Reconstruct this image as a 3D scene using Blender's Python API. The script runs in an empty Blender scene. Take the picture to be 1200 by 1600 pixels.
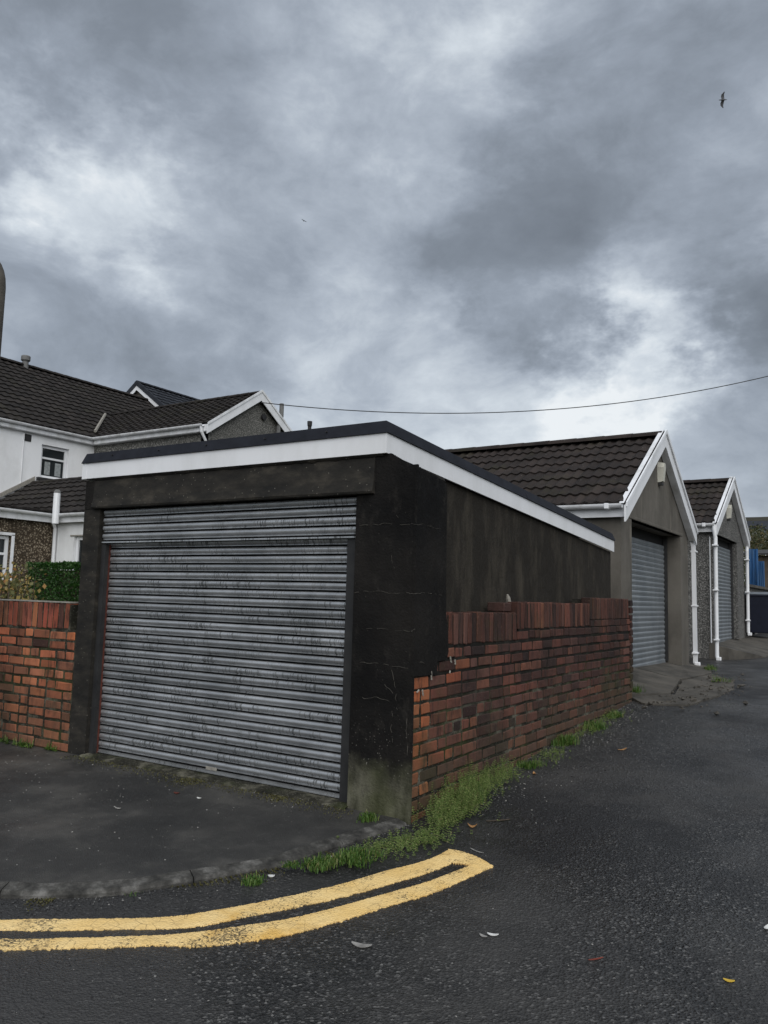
import bpy, bmesh, math, random
from mathutils import Vector, Matrix, noise as mnoise
random.seed(7)
S = bpy.context.scene
COL = S.collection
R = math.radians

# ------------------------------------------------------------------ camera
F, H = 1253.4, 1.55                       # focal length in px of the 1200 px wide photo, eye height
yaw, pitch, roll = R(-32.4407), R(6.0845), R(1.5333)
_f = Vector((math.sin(yaw)*math.cos(pitch), math.cos(yaw)*math.cos(pitch), math.sin(pitch)))
_r = Vector((math.cos(yaw), -math.sin(yaw), 0)); _u = _r.cross(_f)
RT = _r*math.cos(roll) + _u*math.sin(roll)
UP = -_r*math.sin(roll) + _u*math.cos(roll)
FW = _f
CAM = Vector((0, 0, H))
cam = bpy.data.objects.new('camera', bpy.data.cameras.new('camera')); COL.objects.link(cam)
cam.matrix_world = Matrix(((RT.x, UP.x, -FW.x, 0), (RT.y, UP.y, -FW.y, 0), (RT.z, UP.z, -FW.z, H), (0, 0, 0, 1)))
cam.data.sensor_fit = 'HORIZONTAL'; cam.data.sensor_width = 36; cam.data.lens = 36*F/1200
cam.data.clip_start = 0.05; cam.data.clip_end = 6000
S.camera = cam
def ray(a): return RT*((a[0]-600)/F) - UP*((a[1]-800)/F) + FW
def oX(a, X): r = ray(a); return CAM + r*(X/r.x)
def oY(a, Y): r = ray(a); return CAM + r*(Y/r.y)
def oZ(a, z): r = ray(a); return CAM + r*((z-H)/r.z)
def oD(a, d): return CAM + ray(a)*d

# ------------------------------------------------------------------ view, sky, sun
S.view_settings.view_transform = 'Standard'; S.view_settings.look = 'None'
S.view_settings.exposure = 1.0; S.view_settings.gamma = 1.0
SUN_EL, SUN_AZ = R(42), R(140)            # azimuth clockwise from +Y: behind the viewer, to the right
sd = bpy.data.lights.new('sun', 'SUN'); sd.energy = 1.3; sd.angle = R(75); sd.color = (1.0, .985, .96)
so = bpy.data.objects.new('sun', sd); COL.objects.link(so)
sv = Vector((math.sin(SUN_AZ)*math.cos(SUN_EL), math.cos(SUN_AZ)*math.cos(SUN_EL), math.sin(SUN_EL)))
so.rotation_euler = sv.to_track_quat('Z', 'Y').to_euler(); so.location = (0, 0, 30)

def build_world():
    w = bpy.data.worlds.new('World'); S.world = w; w.use_nodes = True
    nt = w.node_tree; N = nt.nodes; L = nt.links
    for n in list(N): N.remove(n)
    def node(t, **k):
        n = N.new(t)
        for a, b in k.items(): setattr(n, a, b)
        return n
    def put(s, v):
        if isinstance(v, bpy.types.NodeSocket): L.new(v, s)
        else: s.default_value = v
    def ma(op, a, b=0., c=None):
        n = node('ShaderNodeMath', operation=op); put(n.inputs[0], a); put(n.inputs[1], b)
        if c is not None: put(n.inputs[2], c)
        return n.outputs[0]
    def vm(op, a, b=(0, 0, 0)):
        n = node('ShaderNodeVectorMath', operation=op); put(n.inputs[0], a); put(n.inputs[1], b)
        return n.outputs['Value'] if op == 'DOT_PRODUCT' else n.outputs[0]
    def noi(vec, scale, det=6, ro=.55, dist=0., col=False):
        n = node('ShaderNodeTexNoise'); put(n.inputs['Vector'], vec); n.inputs['Scale'].default_value = scale
        n.inputs['Detail'].default_value = det; n.inputs['Roughness'].default_value = ro; n.inputs['Distortion'].default_value = dist
        return n.outputs['Color' if col else 'Fac']
    d = node('ShaderNodeTexCoord').outputs['Generated']
    sep = node('ShaderNodeSeparateXYZ'); put(sep.inputs[0], d)
    zz = ma('ADD', ma('MAXIMUM', sep.outputs[2], 0.), .22)
    cb = node('ShaderNodeCombineXYZ')
    put(cb.inputs[0], ma('DIVIDE', sep.outputs[0], zz)); put(cb.inputs[1], ma('DIVIDE', sep.outputs[1], zz)); cb.inputs[2].default_value = 3.7
    p = vm('MULTIPLY', d, (1.9, 1.9, 3.0))
    warp = vm('SUBTRACT', noi(p, 2.4, 6, .62, 0, True), (.5, .5, .5))
    dw = vm('NORMALIZE', vm('ADD', d, vm('MULTIPLY', warp, (.40, .40, .30))))
    p = vm('ADD', p, vm('MULTIPLY', vm('SUBTRACT', noi(p, 1.6, 4, .5, 0, True), (.5, .5, .5)), (.30, .30, .30)))
    big = noi(p, 1.25, 8, .56, .0)
    fine = noi(p, 4.2, 10, .62, .1)
    b = ma('ADD', ma('MULTIPLY', ma('SUBTRACT', big, .5), .85), ma('MULTIPLY', ma('SUBTRACT', fine, .5), .74))
    b = ma('ADD', b, .52)
    b = ma('MULTIPLY_ADD', ma('EXPONENT', ma('MULTIPLY', ma('ABSOLUTE', sep.outputs[2]), -6.)), .20, b)     # the deck pales towards the horizon
    # breaks (bright) and heavy bellies (dark) of the cloud deck, as directions in the sky
    for a, k, amp in [((190, 318), 260, .44), ((15, 262), 420, .46), ((985, 475), 330, .30), ((930, 640), 500, .42), ((1010, 545), 900, .22),
                      ((700, 85), 160, .30), ((520, 220), 300, .08), ((560, 540), 90, .15), ((740, 690), 90, .16), ((620, 110), 60, .04), ((480, 420), 200, .06), ((700,480),400,.16),
                      ((905, 565), 700, -.42), ((1190, 490), 380, -.40), ((850, 320), 60, -.27), ((800, 430), 260, -.16),
                      ((330, 480), 200, -.14), ((120, 120), 70, -.14), ((1100, 690), 160, -.10), ((60, 430), 150, -.06)]:
        c = ray(a).normalized()
        g = ma('EXPONENT', ma('MULTIPLY', ma('SUBTRACT', vm('DOT_PRODUCT', dw, tuple(c)), 1.), float(k)))
        b = ma('MULTIPLY_ADD', g, amp, b)
    cr = node('ShaderNodeValToRGB'); put(cr.inputs[0], b)
    e = cr.color_ramp.elements
    st = [(.0, (.175, .200, .236)), (.28, (.232, .265, .312)), (.46, (.315, .358, .422)), (.64, (.44, .492, .565)), (.86, (.67, .73, .79)), (1., (.87, .91, .94))]
    e[0].position, e[0].color = st[0][0], (*st[0][1], 1); e[1].position, e[1].color = st[-1][0], (*st[-1][1], 1)
    for q, c in st[1:-1]:
        x = e.new(q); x.color = (*c, 1)
    sky = node('ShaderNodeTexSky', sky_type='NISHITA', sun_disc=False)
    sky.sun_elevation = SUN_EL; sky.sun_rotation = SUN_AZ; sky.air_density = 1.2; sky.dust_density = 3
    b1 = node('ShaderNodeBackground'); put(b1.inputs[0], cr.outputs[0]); b1.inputs[1].default_value = .5
    b2 = node('ShaderNodeBackground'); put(b2.inputs[0], sky.outputs[0]); b2.inputs[1].default_value = .05
    mx = node('ShaderNodeMixShader'); mx.inputs[0].default_value = .94
    put(mx.inputs[1], b2.outputs[0]); put(mx.inputs[2], b1.outputs[0])
    put(node('ShaderNodeOutputWorld').inputs[0], mx.outputs[0])
build_world()

# ------------------------------------------------------------------ materials
class NM:
    def __init__(s, name, rough=.7, metal=0., spec=.4):
        s.m = bpy.data.materials.new(name); s.m.use_nodes = True
        s.N = s.m.node_tree.nodes; s.L = s.m.node_tree.links; s.b = s.N['Principled BSDF']
        s.set('Roughness', rough); s.set('Metallic', metal); s.set('Specular IOR Level', spec); s._p = None
    def put(s, k, v):
        if isinstance(v, bpy.types.NodeSocket): s.L.new(v, k)
        elif isinstance(v, (tuple, list)) and len(v) == 3 and k.type == 'RGBA': k.default_value = (*v, 1)
        else: k.default_value = v
    def set(s, k, v): s.put(s.b.inputs[k], v)
    def n(s, t, **k):
        n = s.N.new(t)
        for a, b in k.items(): setattr(n, a, b)
        return n
    def pos(s):
        if not s._p: s._p = s.n('ShaderNodeNewGeometry').outputs['Position']
        return s._p
    def obj(s): return s.n('ShaderNodeTexCoord').outputs['Object']
    def rnd(s):
        o = s.n('ShaderNodeObjectInfo').outputs['Random']; i = s.n('ShaderNodeNewGeometry').outputs['Random Per Island']
        return s.ma('FRACT', s.ma('ADD', o, s.ma('MULTIPLY', i, 7.31)))
    def st(s, v, k):
        n = s.n('ShaderNodeVectorMath', operation='MULTIPLY'); s.put(n.inputs[0], v); n.inputs[1].default_value = k; return n.outputs[0]
    def xyz(s, v=None):
        n = s.n('ShaderNodeSeparateXYZ'); s.put(n.inputs[0], v or s.pos()); return n.outputs
    def ma(s, op, a, b=0., c=None, clamp=False):
        n = s.n('ShaderNodeMath', operation=op, use_clamp=clamp); s.put(n.inputs[0], a); s.put(n.inputs[1], b)
        if c is not None: s.put(n.inputs[2], c)
        return n.outputs[0]
    def noise(s, scale, det=4, ro=.55, vec=None, k=None, dist=0.):
        v = vec or s.pos()
        if k: v = s.st(v, k)
        n = s.n('ShaderNodeTexNoise'); s.put(n.inputs['Vector'], v); n.inputs['Scale'].default_value = scale
        n.inputs['Detail'].default_value = det; n.inputs['Roughness'].default_value = ro; n.inputs['Distortion'].default_value = dist
        return n.outputs['Fac']
    def vor(s, scale, feat='F1', out='Distance', vec=None):
        n = s.n('ShaderNodeTexVoronoi', feature=feat); s.put(n.inputs['Vector'], vec or s.pos()); n.inputs['Scale'].default_value = scale
        return n.outputs[out]
    def ramp(s, f, st, interp='LINEAR'):
        n = s.n('ShaderNodeValToRGB'); s.put(n.inputs[0], f); e = n.color_ramp.elements; n.color_ramp.interpolation = interp
        def c4(c): return (c, c, c, 1) if isinstance(c, (int, float)) else (*c, 1)
        e[0].position, e[0].color = st[0][0], c4(st[0][1]); e[1].position, e[1].color = st[-1][0], c4(st[-1][1])
        for q, c in st[1:-1]:
            x = e.new(q); x.color = c4(c)
        return n.outputs[0]
    def mix(s, f, a, b, mode='MIX'):
        n = s.n('ShaderNodeMix', data_type='RGBA', blend_type=mode); s.put(n.inputs[0], f); s.put(n.inputs[6], a); s.put(n.inputs[7], b)
        return n.outputs[2]
    def bump(s, h, strength=.5, dist=.01, prev=None):
        n = s.n('ShaderNodeBump'); s.put(n.inputs['Height'], h); n.inputs['Strength'].default_value = strength; n.inputs['Distance'].default_value = dist
        if prev: s.L.new(prev, n.inputs['Normal'])
        s.L.new(n.outputs[0], s.b.inputs['Normal']); return n.outputs[0]

MT = {}
def mats():
    # blackened render on the corner garage
    m = NM('tarred_render', .85, spec=.12)
    x = m.xyz()
    n1 = m.noise(1.3, 6, .6); n2 = m.noise(9, 6, .65); stk = m.noise(5, 7, .68, k=(1, 1, .28))
    c = m.mix(m.ramp(n1, [(.38, 0), (.7, 1)]), (.0058, .0056, .0057), (.018, .0163, .0148))
    c = m.mix(m.ramp(m.noise(11, 6, .7, k=(1, 1, .5)), [(.56, 0), (.74, .5)]), c, (.036, .033, .029))
    side = m.ma('MULTIPLY', m.ramp(x[1], [(.0, 0), (1., 1)]), 1.)
    sm = m.ma('MULTIPLY', m.ma('GREATER_THAN', x[1], 4.96), m.ramp(stk, [(.48, 0), (.74, .9)]))
    c = m.mix(sm, c, (.095, .083, .064))
    c = m.mix(m.ma('MULTIPLY', m.ma('GREATER_THAN', x[1], 4.96), .5), c, (.040, .035, .028))
    # peeled foot: pale green cement showing below an uneven line
    ft = m.ma('ADD', x[2], m.ma('MULTIPLY', m.ma('SUBTRACT', m.noise(6, 6, .7), .5), .34))
    f = m.ramp(ft, [(.30, 1), (.40, .75), (.54, 0)])
    pale = m.mix(m.ramp(m.noise(5, 6, .6, k=(1.6, 1.6, .5)), [(.36, 0), (.68, 1)]), (.020, .020, .014), (.155, .15, .11))
    pale = m.mix(m.ramp(m.noise(2.2, 3), [(.45, 0), (.6, .6)]), pale, (.05, .056, .022))
    c = m.mix(f, c, pale)
    sp = m.ma('MULTIPLY', m.ramp(m.vor(46), [(.10, 1), (.2, 0)]), m.ramp(ft, [(.38, .0), (.5, .8), (.85, 0)]))
    sp = m.ma('MULTIPLY', sp, m.ramp(m.noise(14, 2), [(.46, 0), (.56, 1)]))
    c = m.mix(sp, c, (.25, .24, .21))
    c = m.mix(m.ma('MULTIPLY', m.ramp(m.vor(21), [(.035, 1), (.07, 0)]), .35), c, (.16, .15, .13))
    m.set('Base Color', c)
    m.set('Roughness', m.ramp(n2, [(.3, .7), (.7, .95)]))
    m.bump(m.ma('ADD', n2, m.ma('MULTIPLY', m.noise(60, 3), .35)), .8, .016); MT['tar'] = m.m
    # dusty lintel
    m = NM('weathered_concrete', .85, spec=.25)
    n1 = m.noise(4, 6, .62, k=(1, 1, 2.2)); n2 = m.noise(30, 5, .65)
    c = m.ramp(n1, [(.3, (.009, .0088, .0085)), (.52, (.022, .020, .017)), (.78, (.062, .054, .043))])
    c = m.mix(m.ramp(m.vor(26), [(.07, .7), (.12, 0)]), c, (.2, .19, .16))
    m.set('Base Color', c); m.bump(n2, .5, .01); MT['lintel'] = m.m
    # mortar
    m = NM('mortar', .95, spec=.15)
    c = m.ramp(m.noise(6, 6, .65), [(.3, (.011, .011, .009)), (.5, (.032, .031, .023)), (.68, (.15, .143, .11))])
    c = m.mix(m.ramp(m.vor(60), [(.12, .75), (.24, 0)]), c, (.22, .21, .18))
    c = m.mix(m.ramp(m.noise(2.6, 4), [(.5, 0), (.64, .6)]), c, (.045, .055, .018))
    hi = m.ramp(m.ma('ADD', m.ma('ADD', m.xyz()[2], m.ma('MULTIPLY', m.ma('LESS_THAN', m.xyz()[0], -5.), -.7)), m.ma('MULTIPLY', m.ma('SUBTRACT', m.noise(3, 4), .5), .8)), [(.85, 0), (1.15, .8)])
    c = m.mix(hi, c, (.012, .0115, .011))
    m.set('Base Color', c); m.bump(m.noise(70, 4, .7), 1., .012); MT['mortar'] = m.m
    # brick
    m = NM('old_brick', .82, spec=.25)
    r = m.rnd(); oc = m.n('ShaderNodeObjectInfo').outputs['Color']
    c = m.ramp(r, [(0, (.050, .028, .024)), (.2, (.092, .040, .030)), (.42, (.120, .047, .034)), (.62, (.140, .054, .036)), (.8, (.105, .052, .041)), (.92, (.18, .072, .042)), (1., (.045, .031, .028))])
    c = m.mix(1., c, oc, 'MULTIPLY')
    soot = m.ramp(m.noise(2.4, 6, .65, k=(1, 1, .6)), [(.47, 0), (.66, .75)])
    c = m.mix(soot, c, (.020, .014, .012))
    drip = m.ramp(m.noise(22, 4, .6, k=(1, 1, .22)), [(.54, 0), (.68, .7)])
    c = m.mix(drip, c, (.018, .014, .013))
    c = m.mix(m.ramp(m.noise(45, 5, .7), [(.6, 0), (.75, .5)]), c, (.22, .13, .10))
    c = m.mix(m.ramp(m.vor(75), [(.07, .7), (.12, 0)]), c, (.25, .22, .19))
    lo = m.ramp(m.ma('ADD', m.xyz()[2], m.ma('MULTIPLY', m.ma('SUBTRACT', m.noise(2.5, 5, .65), .5), 1.3)), [(.35, .5), (.8, 0)])
    c = m.mix(lo, c, (.075, .058, .036))
    # algae in patches
    c = m.mix(m.ramp(m.noise(1.7, 5, .6), [(.54, 0), (.7, .55)]), c, (.042, .045, .018))
    m.set('Base Color', c); b = m.bump(m.noise(34, 6, .7), .7, .008); m.bump(m.noise(140, 3, .6), .5, .003, b); MT['brick'] = m.m
    # galvanised shutter
    m = NM('galvanised_steel', .42, .7, .5)
    x = m.xyz(); n1 = m.noise(3, 5, .6)
    row = m.ma('MULTIPLY', m.n('ShaderNodeObjectInfo').outputs['Random'], 40.)
    cb = m.n('ShaderNodeCombineXYZ'); m.put(cb.inputs[0], m.ma('MULTIPLY', x[0], 80.)); m.put(cb.inputs[1], m.ma('MULTIPLY', row, 5.7)); m.put(cb.inputs[2], m.ma('MULTIPLY', x[2], 9.))
    t = m.noise(1., 3, .6, vec=cb.outputs[0])
    cb2 = m.n('ShaderNodeCombineXYZ'); m.put(cb2.inputs[0], m.ma('MULTIPLY', x[0], 2.1)); m.put(cb2.inputs[1], m.ma('MULTIPLY', row, .9)); m.put(cb2.inputs[2], m.ma('MULTIPLY', x[2], 2.2))
    zone = m.ramp(m.noise(1., 2, .5, vec=cb2.outputs[0]), [(.43, 0), (.56, 1)])
    sk = m.ma('MULTIPLY', m.ramp(t, [(.53, 0), (.60, 1)]), zone)
    c = m.ramp(n1, [(.3, (.42, .43, .44)), (.7, (.60, .61, .62))])
    c = m.mix(m.ma('MULTIPLY', m.ramp(m.noise(5, 4, .6, k=(1, 1, 4)), [(.5, 0), (.7, 1)]), .3), c, (.15, .165, .16))
    c = m.mix(m.ma('MULTIPLY', m.ma('FRACT', m.ma('MULTIPLY', row, 3.7)), .38), c, (.14, .15, .155))
    c = m.mix(m.ma('MULTIPLY', m.ramp(m.noise(1.5, 6, .65, k=(1, 1, 1.8)), [(.48, 0), (.66, 1)]), .18), c, (.085, .095, .095))
    c = m.mix(m.ma('MULTIPLY', sk, .85), c, (.03, .034, .035))
    m.set('Base Color', c); m.set('Roughness', m.ramp(m.noise(12, 5), [(.3, .24), (.7, .40)])); m.set('Metallic', m.ma('MULTIPLY_ADD', sk, -.6, .72))
    m.bump(m.noise(4, 2, .5, k=(1, 1, .3)), .15, .01); MT['galv'] = m.m
    m = NM('grey_steel', .5, .35, .5)
    c = m.ramp(m.noise(4, 5, .6, k=(1, 1, .5)), [(.3, (.17, .19, .205)), (.7, (.25, .27, .285))])
    m.set('Base Color', c); MT['gsteel'] = m.m
    def plain(k, name, a, b, rough, sc=6, metal=0., spec=.4, bm=.0):
        m = NM(name, rough, metal, spec); n = m.noise(sc, 6, .6)
        m.set('Base Color', m.ramp(n, [(.3, a), (.7, b)]))
        if bm: m.bump(m.noise(sc*8, 5, .65), bm, .01)
        MT[k] = m.m; return m
    def white(k, name, dirt, rough=.35):
        m = NM(name, rough, 0, .45)
        c = m.mix(m.ma('MULTIPLY', m.ramp(m.noise(3.5, 6, .62, k=(1, 1, .35)), [(.45, 0), (.8, 1)]), dirt), (.76, .77, .79), (.33, .33, .30))
        c = m.mix(m.ramp(m.vor(11), [(.012, .6), (.02, 0)]), c, (.2, .19, .18))
        m.set('Base Color', c); m.bump(m.noise(1.4, 2), .08, .02); MT[k] = m.m
    white('white', 'white_plastic', .28); white('oldwhite', 'weathered_white_plastic', .75)
    m = NM('black_roof_trim', .7, 0, .18)
    m.set('Base Color', m.ramp(m.noise(7, 6, .65), [(.3, (.008, .009, .013)), (.7, (.016, .018, .025))]))
    m.bump(m.ma('ADD', m.noise(5, 3), m.ma('MULTIPLY', m.noise(60, 4), .25)), .3, .012); MT['trim'] = m.m
    plain('iron', 'dark_iron', (.012, .012, .013), (.03, .03, .03), .6)
    plain('rust', 'rusty_iron', (.055, .014, .010), (.12, .03, .018), .85, 14, bm=.4)
    plain('dark', 'shade_black', (.010, .010, .010), (.014, .014, .014), .9)  # near-black colour standing in for the shade behind the shutter slats
    plain('felt', 'roof_felt', (.03, .03, .032), (.05, .05, .05), .9, 3, bm=.4)
    plain('slabc', 'concrete', (.030, .028, .024), (.105, .095, .080), .85, 2.6, bm=1.)
    plain('wood', 'brown_timber', (.045, .033, .024), (.09, .07, .05), .85, 5, bm=.4)
    plain('cream', 'cream_render', (.42, .39, .31), (.52, .49, .40), .85)
    plain('bin', 'navy_plastic', (.006, .008, .018), (.011, .014, .028), .42, 9)
    plain('lid', 'grey_blue_plastic', (.10, .115, .13), (.16, .175, .19), .4, 9)
    plain('pot', 'grey_clay', (.10, .10, .10), (.17, .17, .165), .8, 9)
    plain('bone', 'pale_mortar', (.17, .16, .14), (.33, .31, .27), .9, 20, bm=.4)
    plain('feather', 'gull_plumage', (.05, .05, .055), (.10, .10, .11), .8, 9)
    plain('paper', 'white_scrap', (.5, .5, .48), (.72, .72, .7), .7, 30)
    plain('deadleaf', 'dead_leaf', (.24, .12, .045), (.42, .23, .09), .7, 30)
    plain('yleaf', 'yellow_leaf', (.50, .32, .03), (.62, .44, .06), .6, 30)
    plain('redstick', 'red_twig', (.14, .025, .018), (.2, .05, .03), .7, 30)
    plain('alarm', 'cream_plastic', (.44, .43, .37), (.56, .55, .48), .5, 8)
    plain('curtain', 'net_curtain', (.16, .18, .18), (.36, .38, .38), .9, 14)
    plain('crack', 'crack_filler', (.028, .026, .022), (.105, .098, .083), .9, 18)
    plain('pale', 'pale_stone', (.14, .135, .125), (.34, .33, .31), .8, 20)
    m = NM('glass', .08, 0, .6); m.set('Base Color', (.018, .022, .024)); MT['glass'] = m.m
    m = NM('blue_steel_sheet', .5, .1, .45)
    c = m.mix(m.ramp(m.noise(9, 5, .65, k=(1, 1, .15)), [(.5, 0), (.75, .7)]), (.018, .085, .22), (.13, .20, .27)); m.set('Base Color', c); MT['blue'] = m.m
    # concrete roof tiles
    def tile(k, name, a, b, moss):
        m = NM(name, .85, 0, .25); r = m.rnd()
        c = m.mix(r, a, b); c = m.mix(m.ramp(m.noise(3.2, 6, .65), [(.42, 0), (.7, .75)]), c, tuple(v*.45 for v in a))
        c = m.mix(m.ramp(m.noise(1.3, 5, .65), [(.55, 0), (.75, moss)]), c, (.035, .036, .013))
        c = m.mix(m.ramp(m.vor(9), [(.05, .65), (.075, 0)]), c, (.15, .145, .13))
        m.set('Base Color', c); m.bump(m.noise(40, 5, .65), .5, .008); MT[k] = m.m
    tile('tile', 'brown_concrete_tile', (.019, .0150, .0135), (.038, .029, .0255), .45)
    tile('tile2', 'dark_brown_tile', (.018, .0155, .014), (.032, .027, .024), .3)
    tile('tileb', 'slate_blue_tile', (.020, .023, .030), (.034, .038, .047), .1)
    # renders
    m = NM('brown_grey_render', .9, 0, .2)
    c = m.ramp(m.noise(1.1, 6, .65), [(.3, (.085, .078, .067)), (.7, (.165, .152, .132))])
    c = m.mix(m.ramp(m.noise(3, 7, .66, k=(1, 1, .35)), [(.45, 0), (.75, .6)]), c, (.040, .036, .031))
    c = m.mix(m.ramp(m.noise(3, 5, .6, k=(1, 1, .3)), [(.6, 0), (.78, .6)]), c, (.25, .225, .185))
    m.set('Base Color', c); m.bump(m.noise(45, 5, .6), .3, .008); MT['brender'] = m.m
    def dash(k, name, cols, sc):
        m = NM(name, .9, 0, .2)
        v = m.vor(sc, 'F1', 'Color'); d = m.vor(sc)
        sepc = m.n('ShaderNodeSeparateColor'); m.put(sepc.inputs[0], v)
        c = m.ramp(sepc.outputs[0], cols); c = m.mix(m.ramp(d, [(.35, 0), (.62, .8)]), c, tuple(t*.35 for t in cols[0][1]))
        c = m.mix(m.ramp(m.noise(1.6, 5, .6, k=(1, 1, .4)), [(.45, 0), (.8, .55)]), c, tuple(t*.6 for t in cols[0][1]))
        m.set('Base Color', c); m.bump(d, .9, .012); MT[k] = m.m
    dash('dashgrey', 'grey_pebbledash', [(0, (.10, .10, .095)), (.5, (.20, .195, .185)), (1, (.38, .37, .35))], 60)
    dash('dashfar', 'far_grey_pebbledash', [(0, (.13, .13, .12)), (.5, (.20, .195, .18)), (1, (.30, .29, .27))], 24)
    dash('dashbrown', 'brown_pebbledash', [(0, (.06, .045, .03)), (.5, (.15, .115, .08)), (1, (.33, .28, .21))], 26)
    m = NM('white_painted_render', .85, 0, .25)
    c = m.mix(m.ramp(m.noise(.9, 6, .65, k=(1, 1, .7)), [(.42, 0), (.8, .65)]), (.78, .79, .80), (.45, .45, .43)); m.set('Base Color', c)
    m.bump(m.noise(18, 5), .2, .01); MT['wrender'] = m.m
    # carriageway
    m = NM('wet_asphalt', .5, 0, .4)
    big = m.noise(.55, 6, .6); ch = m.vor(95); chc = m.vor(95, 'F1', 'Color'); ch2 = m.vor(42)
    sepc = m.n('ShaderNodeSeparateColor'); m.put(sepc.inputs[0], chc)
    c = m.ramp(sepc.outputs[0], [(0, (.010, .010, .0098)), (.55, (.022, .022, .0215)), (.9, (.048, .047, .046)), (1, (.15, .147, .14))])
    c = m.mix(m.ramp(big, [(.44, 0), (.58, .8)]), c, (.010, .010, .0105))
    c = m.mix(m.ramp(m.noise(1.0, 6, .62), [(.46, 0), (.66, .75)]), c, (.055, .053, .050))
    xr = m.xyz(); e_ = m.ma('ADD', m.ma('ADD', m.ma('MULTIPLY', xr[0], .62), m.ma('MULTIPLY', xr[1], .78)), m.ma('MULTIPLY', m.noise(3.2, 5, .6), .35))
    old = m.ramp(m.ma('MULTIPLY', m.ma('SUBTRACT', e_, .55), 2.), [(.0, 1), (.12, 0)])
    c = m.mix(m.ma('MULTIPLY', old, .6), c, (.042, .041, .040))
    c = m.mix(m.ramp(m.vor(13), [(.02, .8), (.035, 0)]), c, (.16, .155, .15))
    m.set('Base Color', c); m.set('Roughness', m.ramp(m.noise(1.1, 6, .65), [(.34, .22), (.62, .62)]))
    b = m.bump(m.ma('ADD', ch, m.ma('MULTIPLY', ch2, .8)), .75, .009); m.bump(m.noise(7, 4, .6), .4, .03, b); MT['road'] = m.m
    m = NM('footway_asphalt', .62, 0, .4)
    ch = m.vor(160); x = m.xyz()
    c = m.ramp(m.noise(1.4, 6, .65), [(.34, (.018, .0176, .0168)), (.5, (.032, .031, .029)), (.68, (.075, .071, .064))])
    c = m.mix(m.ramp(m.vor(120, 'F1', 'Color'), [(.86, 0), (.95, .5)]), c, (.10, .10, .095))
    c = m.mix(m.ramp(m.vor(9), [(.018, .8), (.03, 0)]), c, (.20, .195, .19))
    m.set('Base Color', c); m.set('Roughness', m.ramp(m.noise(1.7, 5), [(.35, .45), (.65, .75)]))
    b = m.bump(ch, .6, .006); m.bump(m.noise(9, 5, .6), .4, .02, b); MT['foot'] = m.m
    m = NM('kerb_concrete', .85, 0, .25)
    c = m.ramp(m.noise(9, 6, .7), [(.36, (.022, .0215, .020)), (.52, (.060, .058, .053)), (.72, (.17, .165, .155))]); m.set('Base Color', c)
    m.bump(m.noise(50, 5, .7), .8, .01); MT['kerb'] = m.m
    # thermoplastic road paint
    m = NM('yellow_paint', .6, 0, .4)
    c = m.mix(m.ramp(m.noise(5, 6, .65), [(.35, 0), (.7, 1)]), (.80, .54, .20), (.88, .65, .30))
    c = m.mix(m.ramp(m.noise(2.3, 5, .6), [(.58, 0), (.7, .65)]), c, (.62, .33, .035))
    cr = m.vor(15, 'DISTANCE_TO_EDGE', vec=None); c = m.mix(m.ma('MULTIPLY', m.ramp(cr, [(.0, 1), (.03, 0)]), m.ramp(m.noise(3, 3), [(.5, 0), (.58, .7)])), c, (.12, .08, .035))
    wz = m.ramp(m.noise(2.6, 5, .65), [(.42, 0), (.68, .20)])
    c = m.mix(m.ramp(m.ma('ADD', m.noise(85, 5, .75), wz), [(.65, 0), (.72, .92)]), c, (.03, .028, .025))
    c = m.mix(m.ramp(m.noise(12, 5, .7), [(.52, 0), (.72, .5)]), c, (.40, .27, .11))
    m.set('Base Color', c); b = m.bump(m.vor(95), .5, .008); m.bump(m.noise(30, 4), .3, .006, b); MT['yellow'] = m.m
    # plants
    def leaf(k, name, st, tr=.25):
        m = NM(name, .55, 0, .35); m.set('Base Color', m.ramp(m.rnd(), st)); MT[k] = m.m
        tb = m.n('ShaderNodeBsdfTranslucent'); m.put(tb.inputs[0], m.ramp(m.rnd(), st)); mx = m.n('ShaderNodeMixShader'); mx.inputs[0].default_value = tr
        m.L.new(m.b.outputs[0], mx.inputs[1]); m.L.new(tb.outputs[0], mx.inputs[2]); m.L.new(mx.outputs[0], m.N['Material Output'].inputs[0])
    leaf('weed', 'feathery_weed', [(0, (.045, .080, .014)), (.45, (.105, .165, .034)), (.8, (.18, .25, .065)), (.93, (.26, .29, .11)), (1, (.30, .24, .12))])
    leaf('grass', 'grass_blade', [(0, (.03, .075, .012)), (.6, (.075, .15, .024)), (.9, (.13, .19, .045)), (1, (.24, .2, .09))])
    leaf('hedge', 'hedge_leaf', [(0, (.010, .040, .006)), (.6, (.022, .075, .011)), (1, (.045, .11, .017))])
    leaf('shrub', 'autumn_shrub_leaf', [(0, (.07, .075, .025)), (.4, (.13, .135, .045)), (.65, (.22, .20, .08)), (.85, (.45, .33, .10)), (1, (.38, .17, .06))])
    leaf('tree', 'far_bush_leaf', [(0, (.025, .035, .012)), (.6, (.06, .065, .025)), (1, (.11, .085, .035))])
    leaf('moss', 'moss_tuft', [(0, (.028, .022, .008)), (.5, (.05, .048, .013)), (1, (.09, .085, .02))], .1)
    m = NM('soil_grass', .95, 0, .15)
    m.set('Base Color', m.ramp(m.noise(.6, 6, .6), [(.3, (.035, .045, .016)), (.7, (.075, .08, .035))])); m.bump(m.noise(8, 5), .6, .05); MT['ground'] = m.m
    m = NM('moorland', .95, 0, .1)
    m.set('Base Color', m.ramp(m.noise(.02, 7, .65), [(.3, (.026, .026, .019)), (.5, (.045, .041, .028)), (.7, (.07, .063, .043))])); MT['hill'] = m.m
mats()

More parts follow.
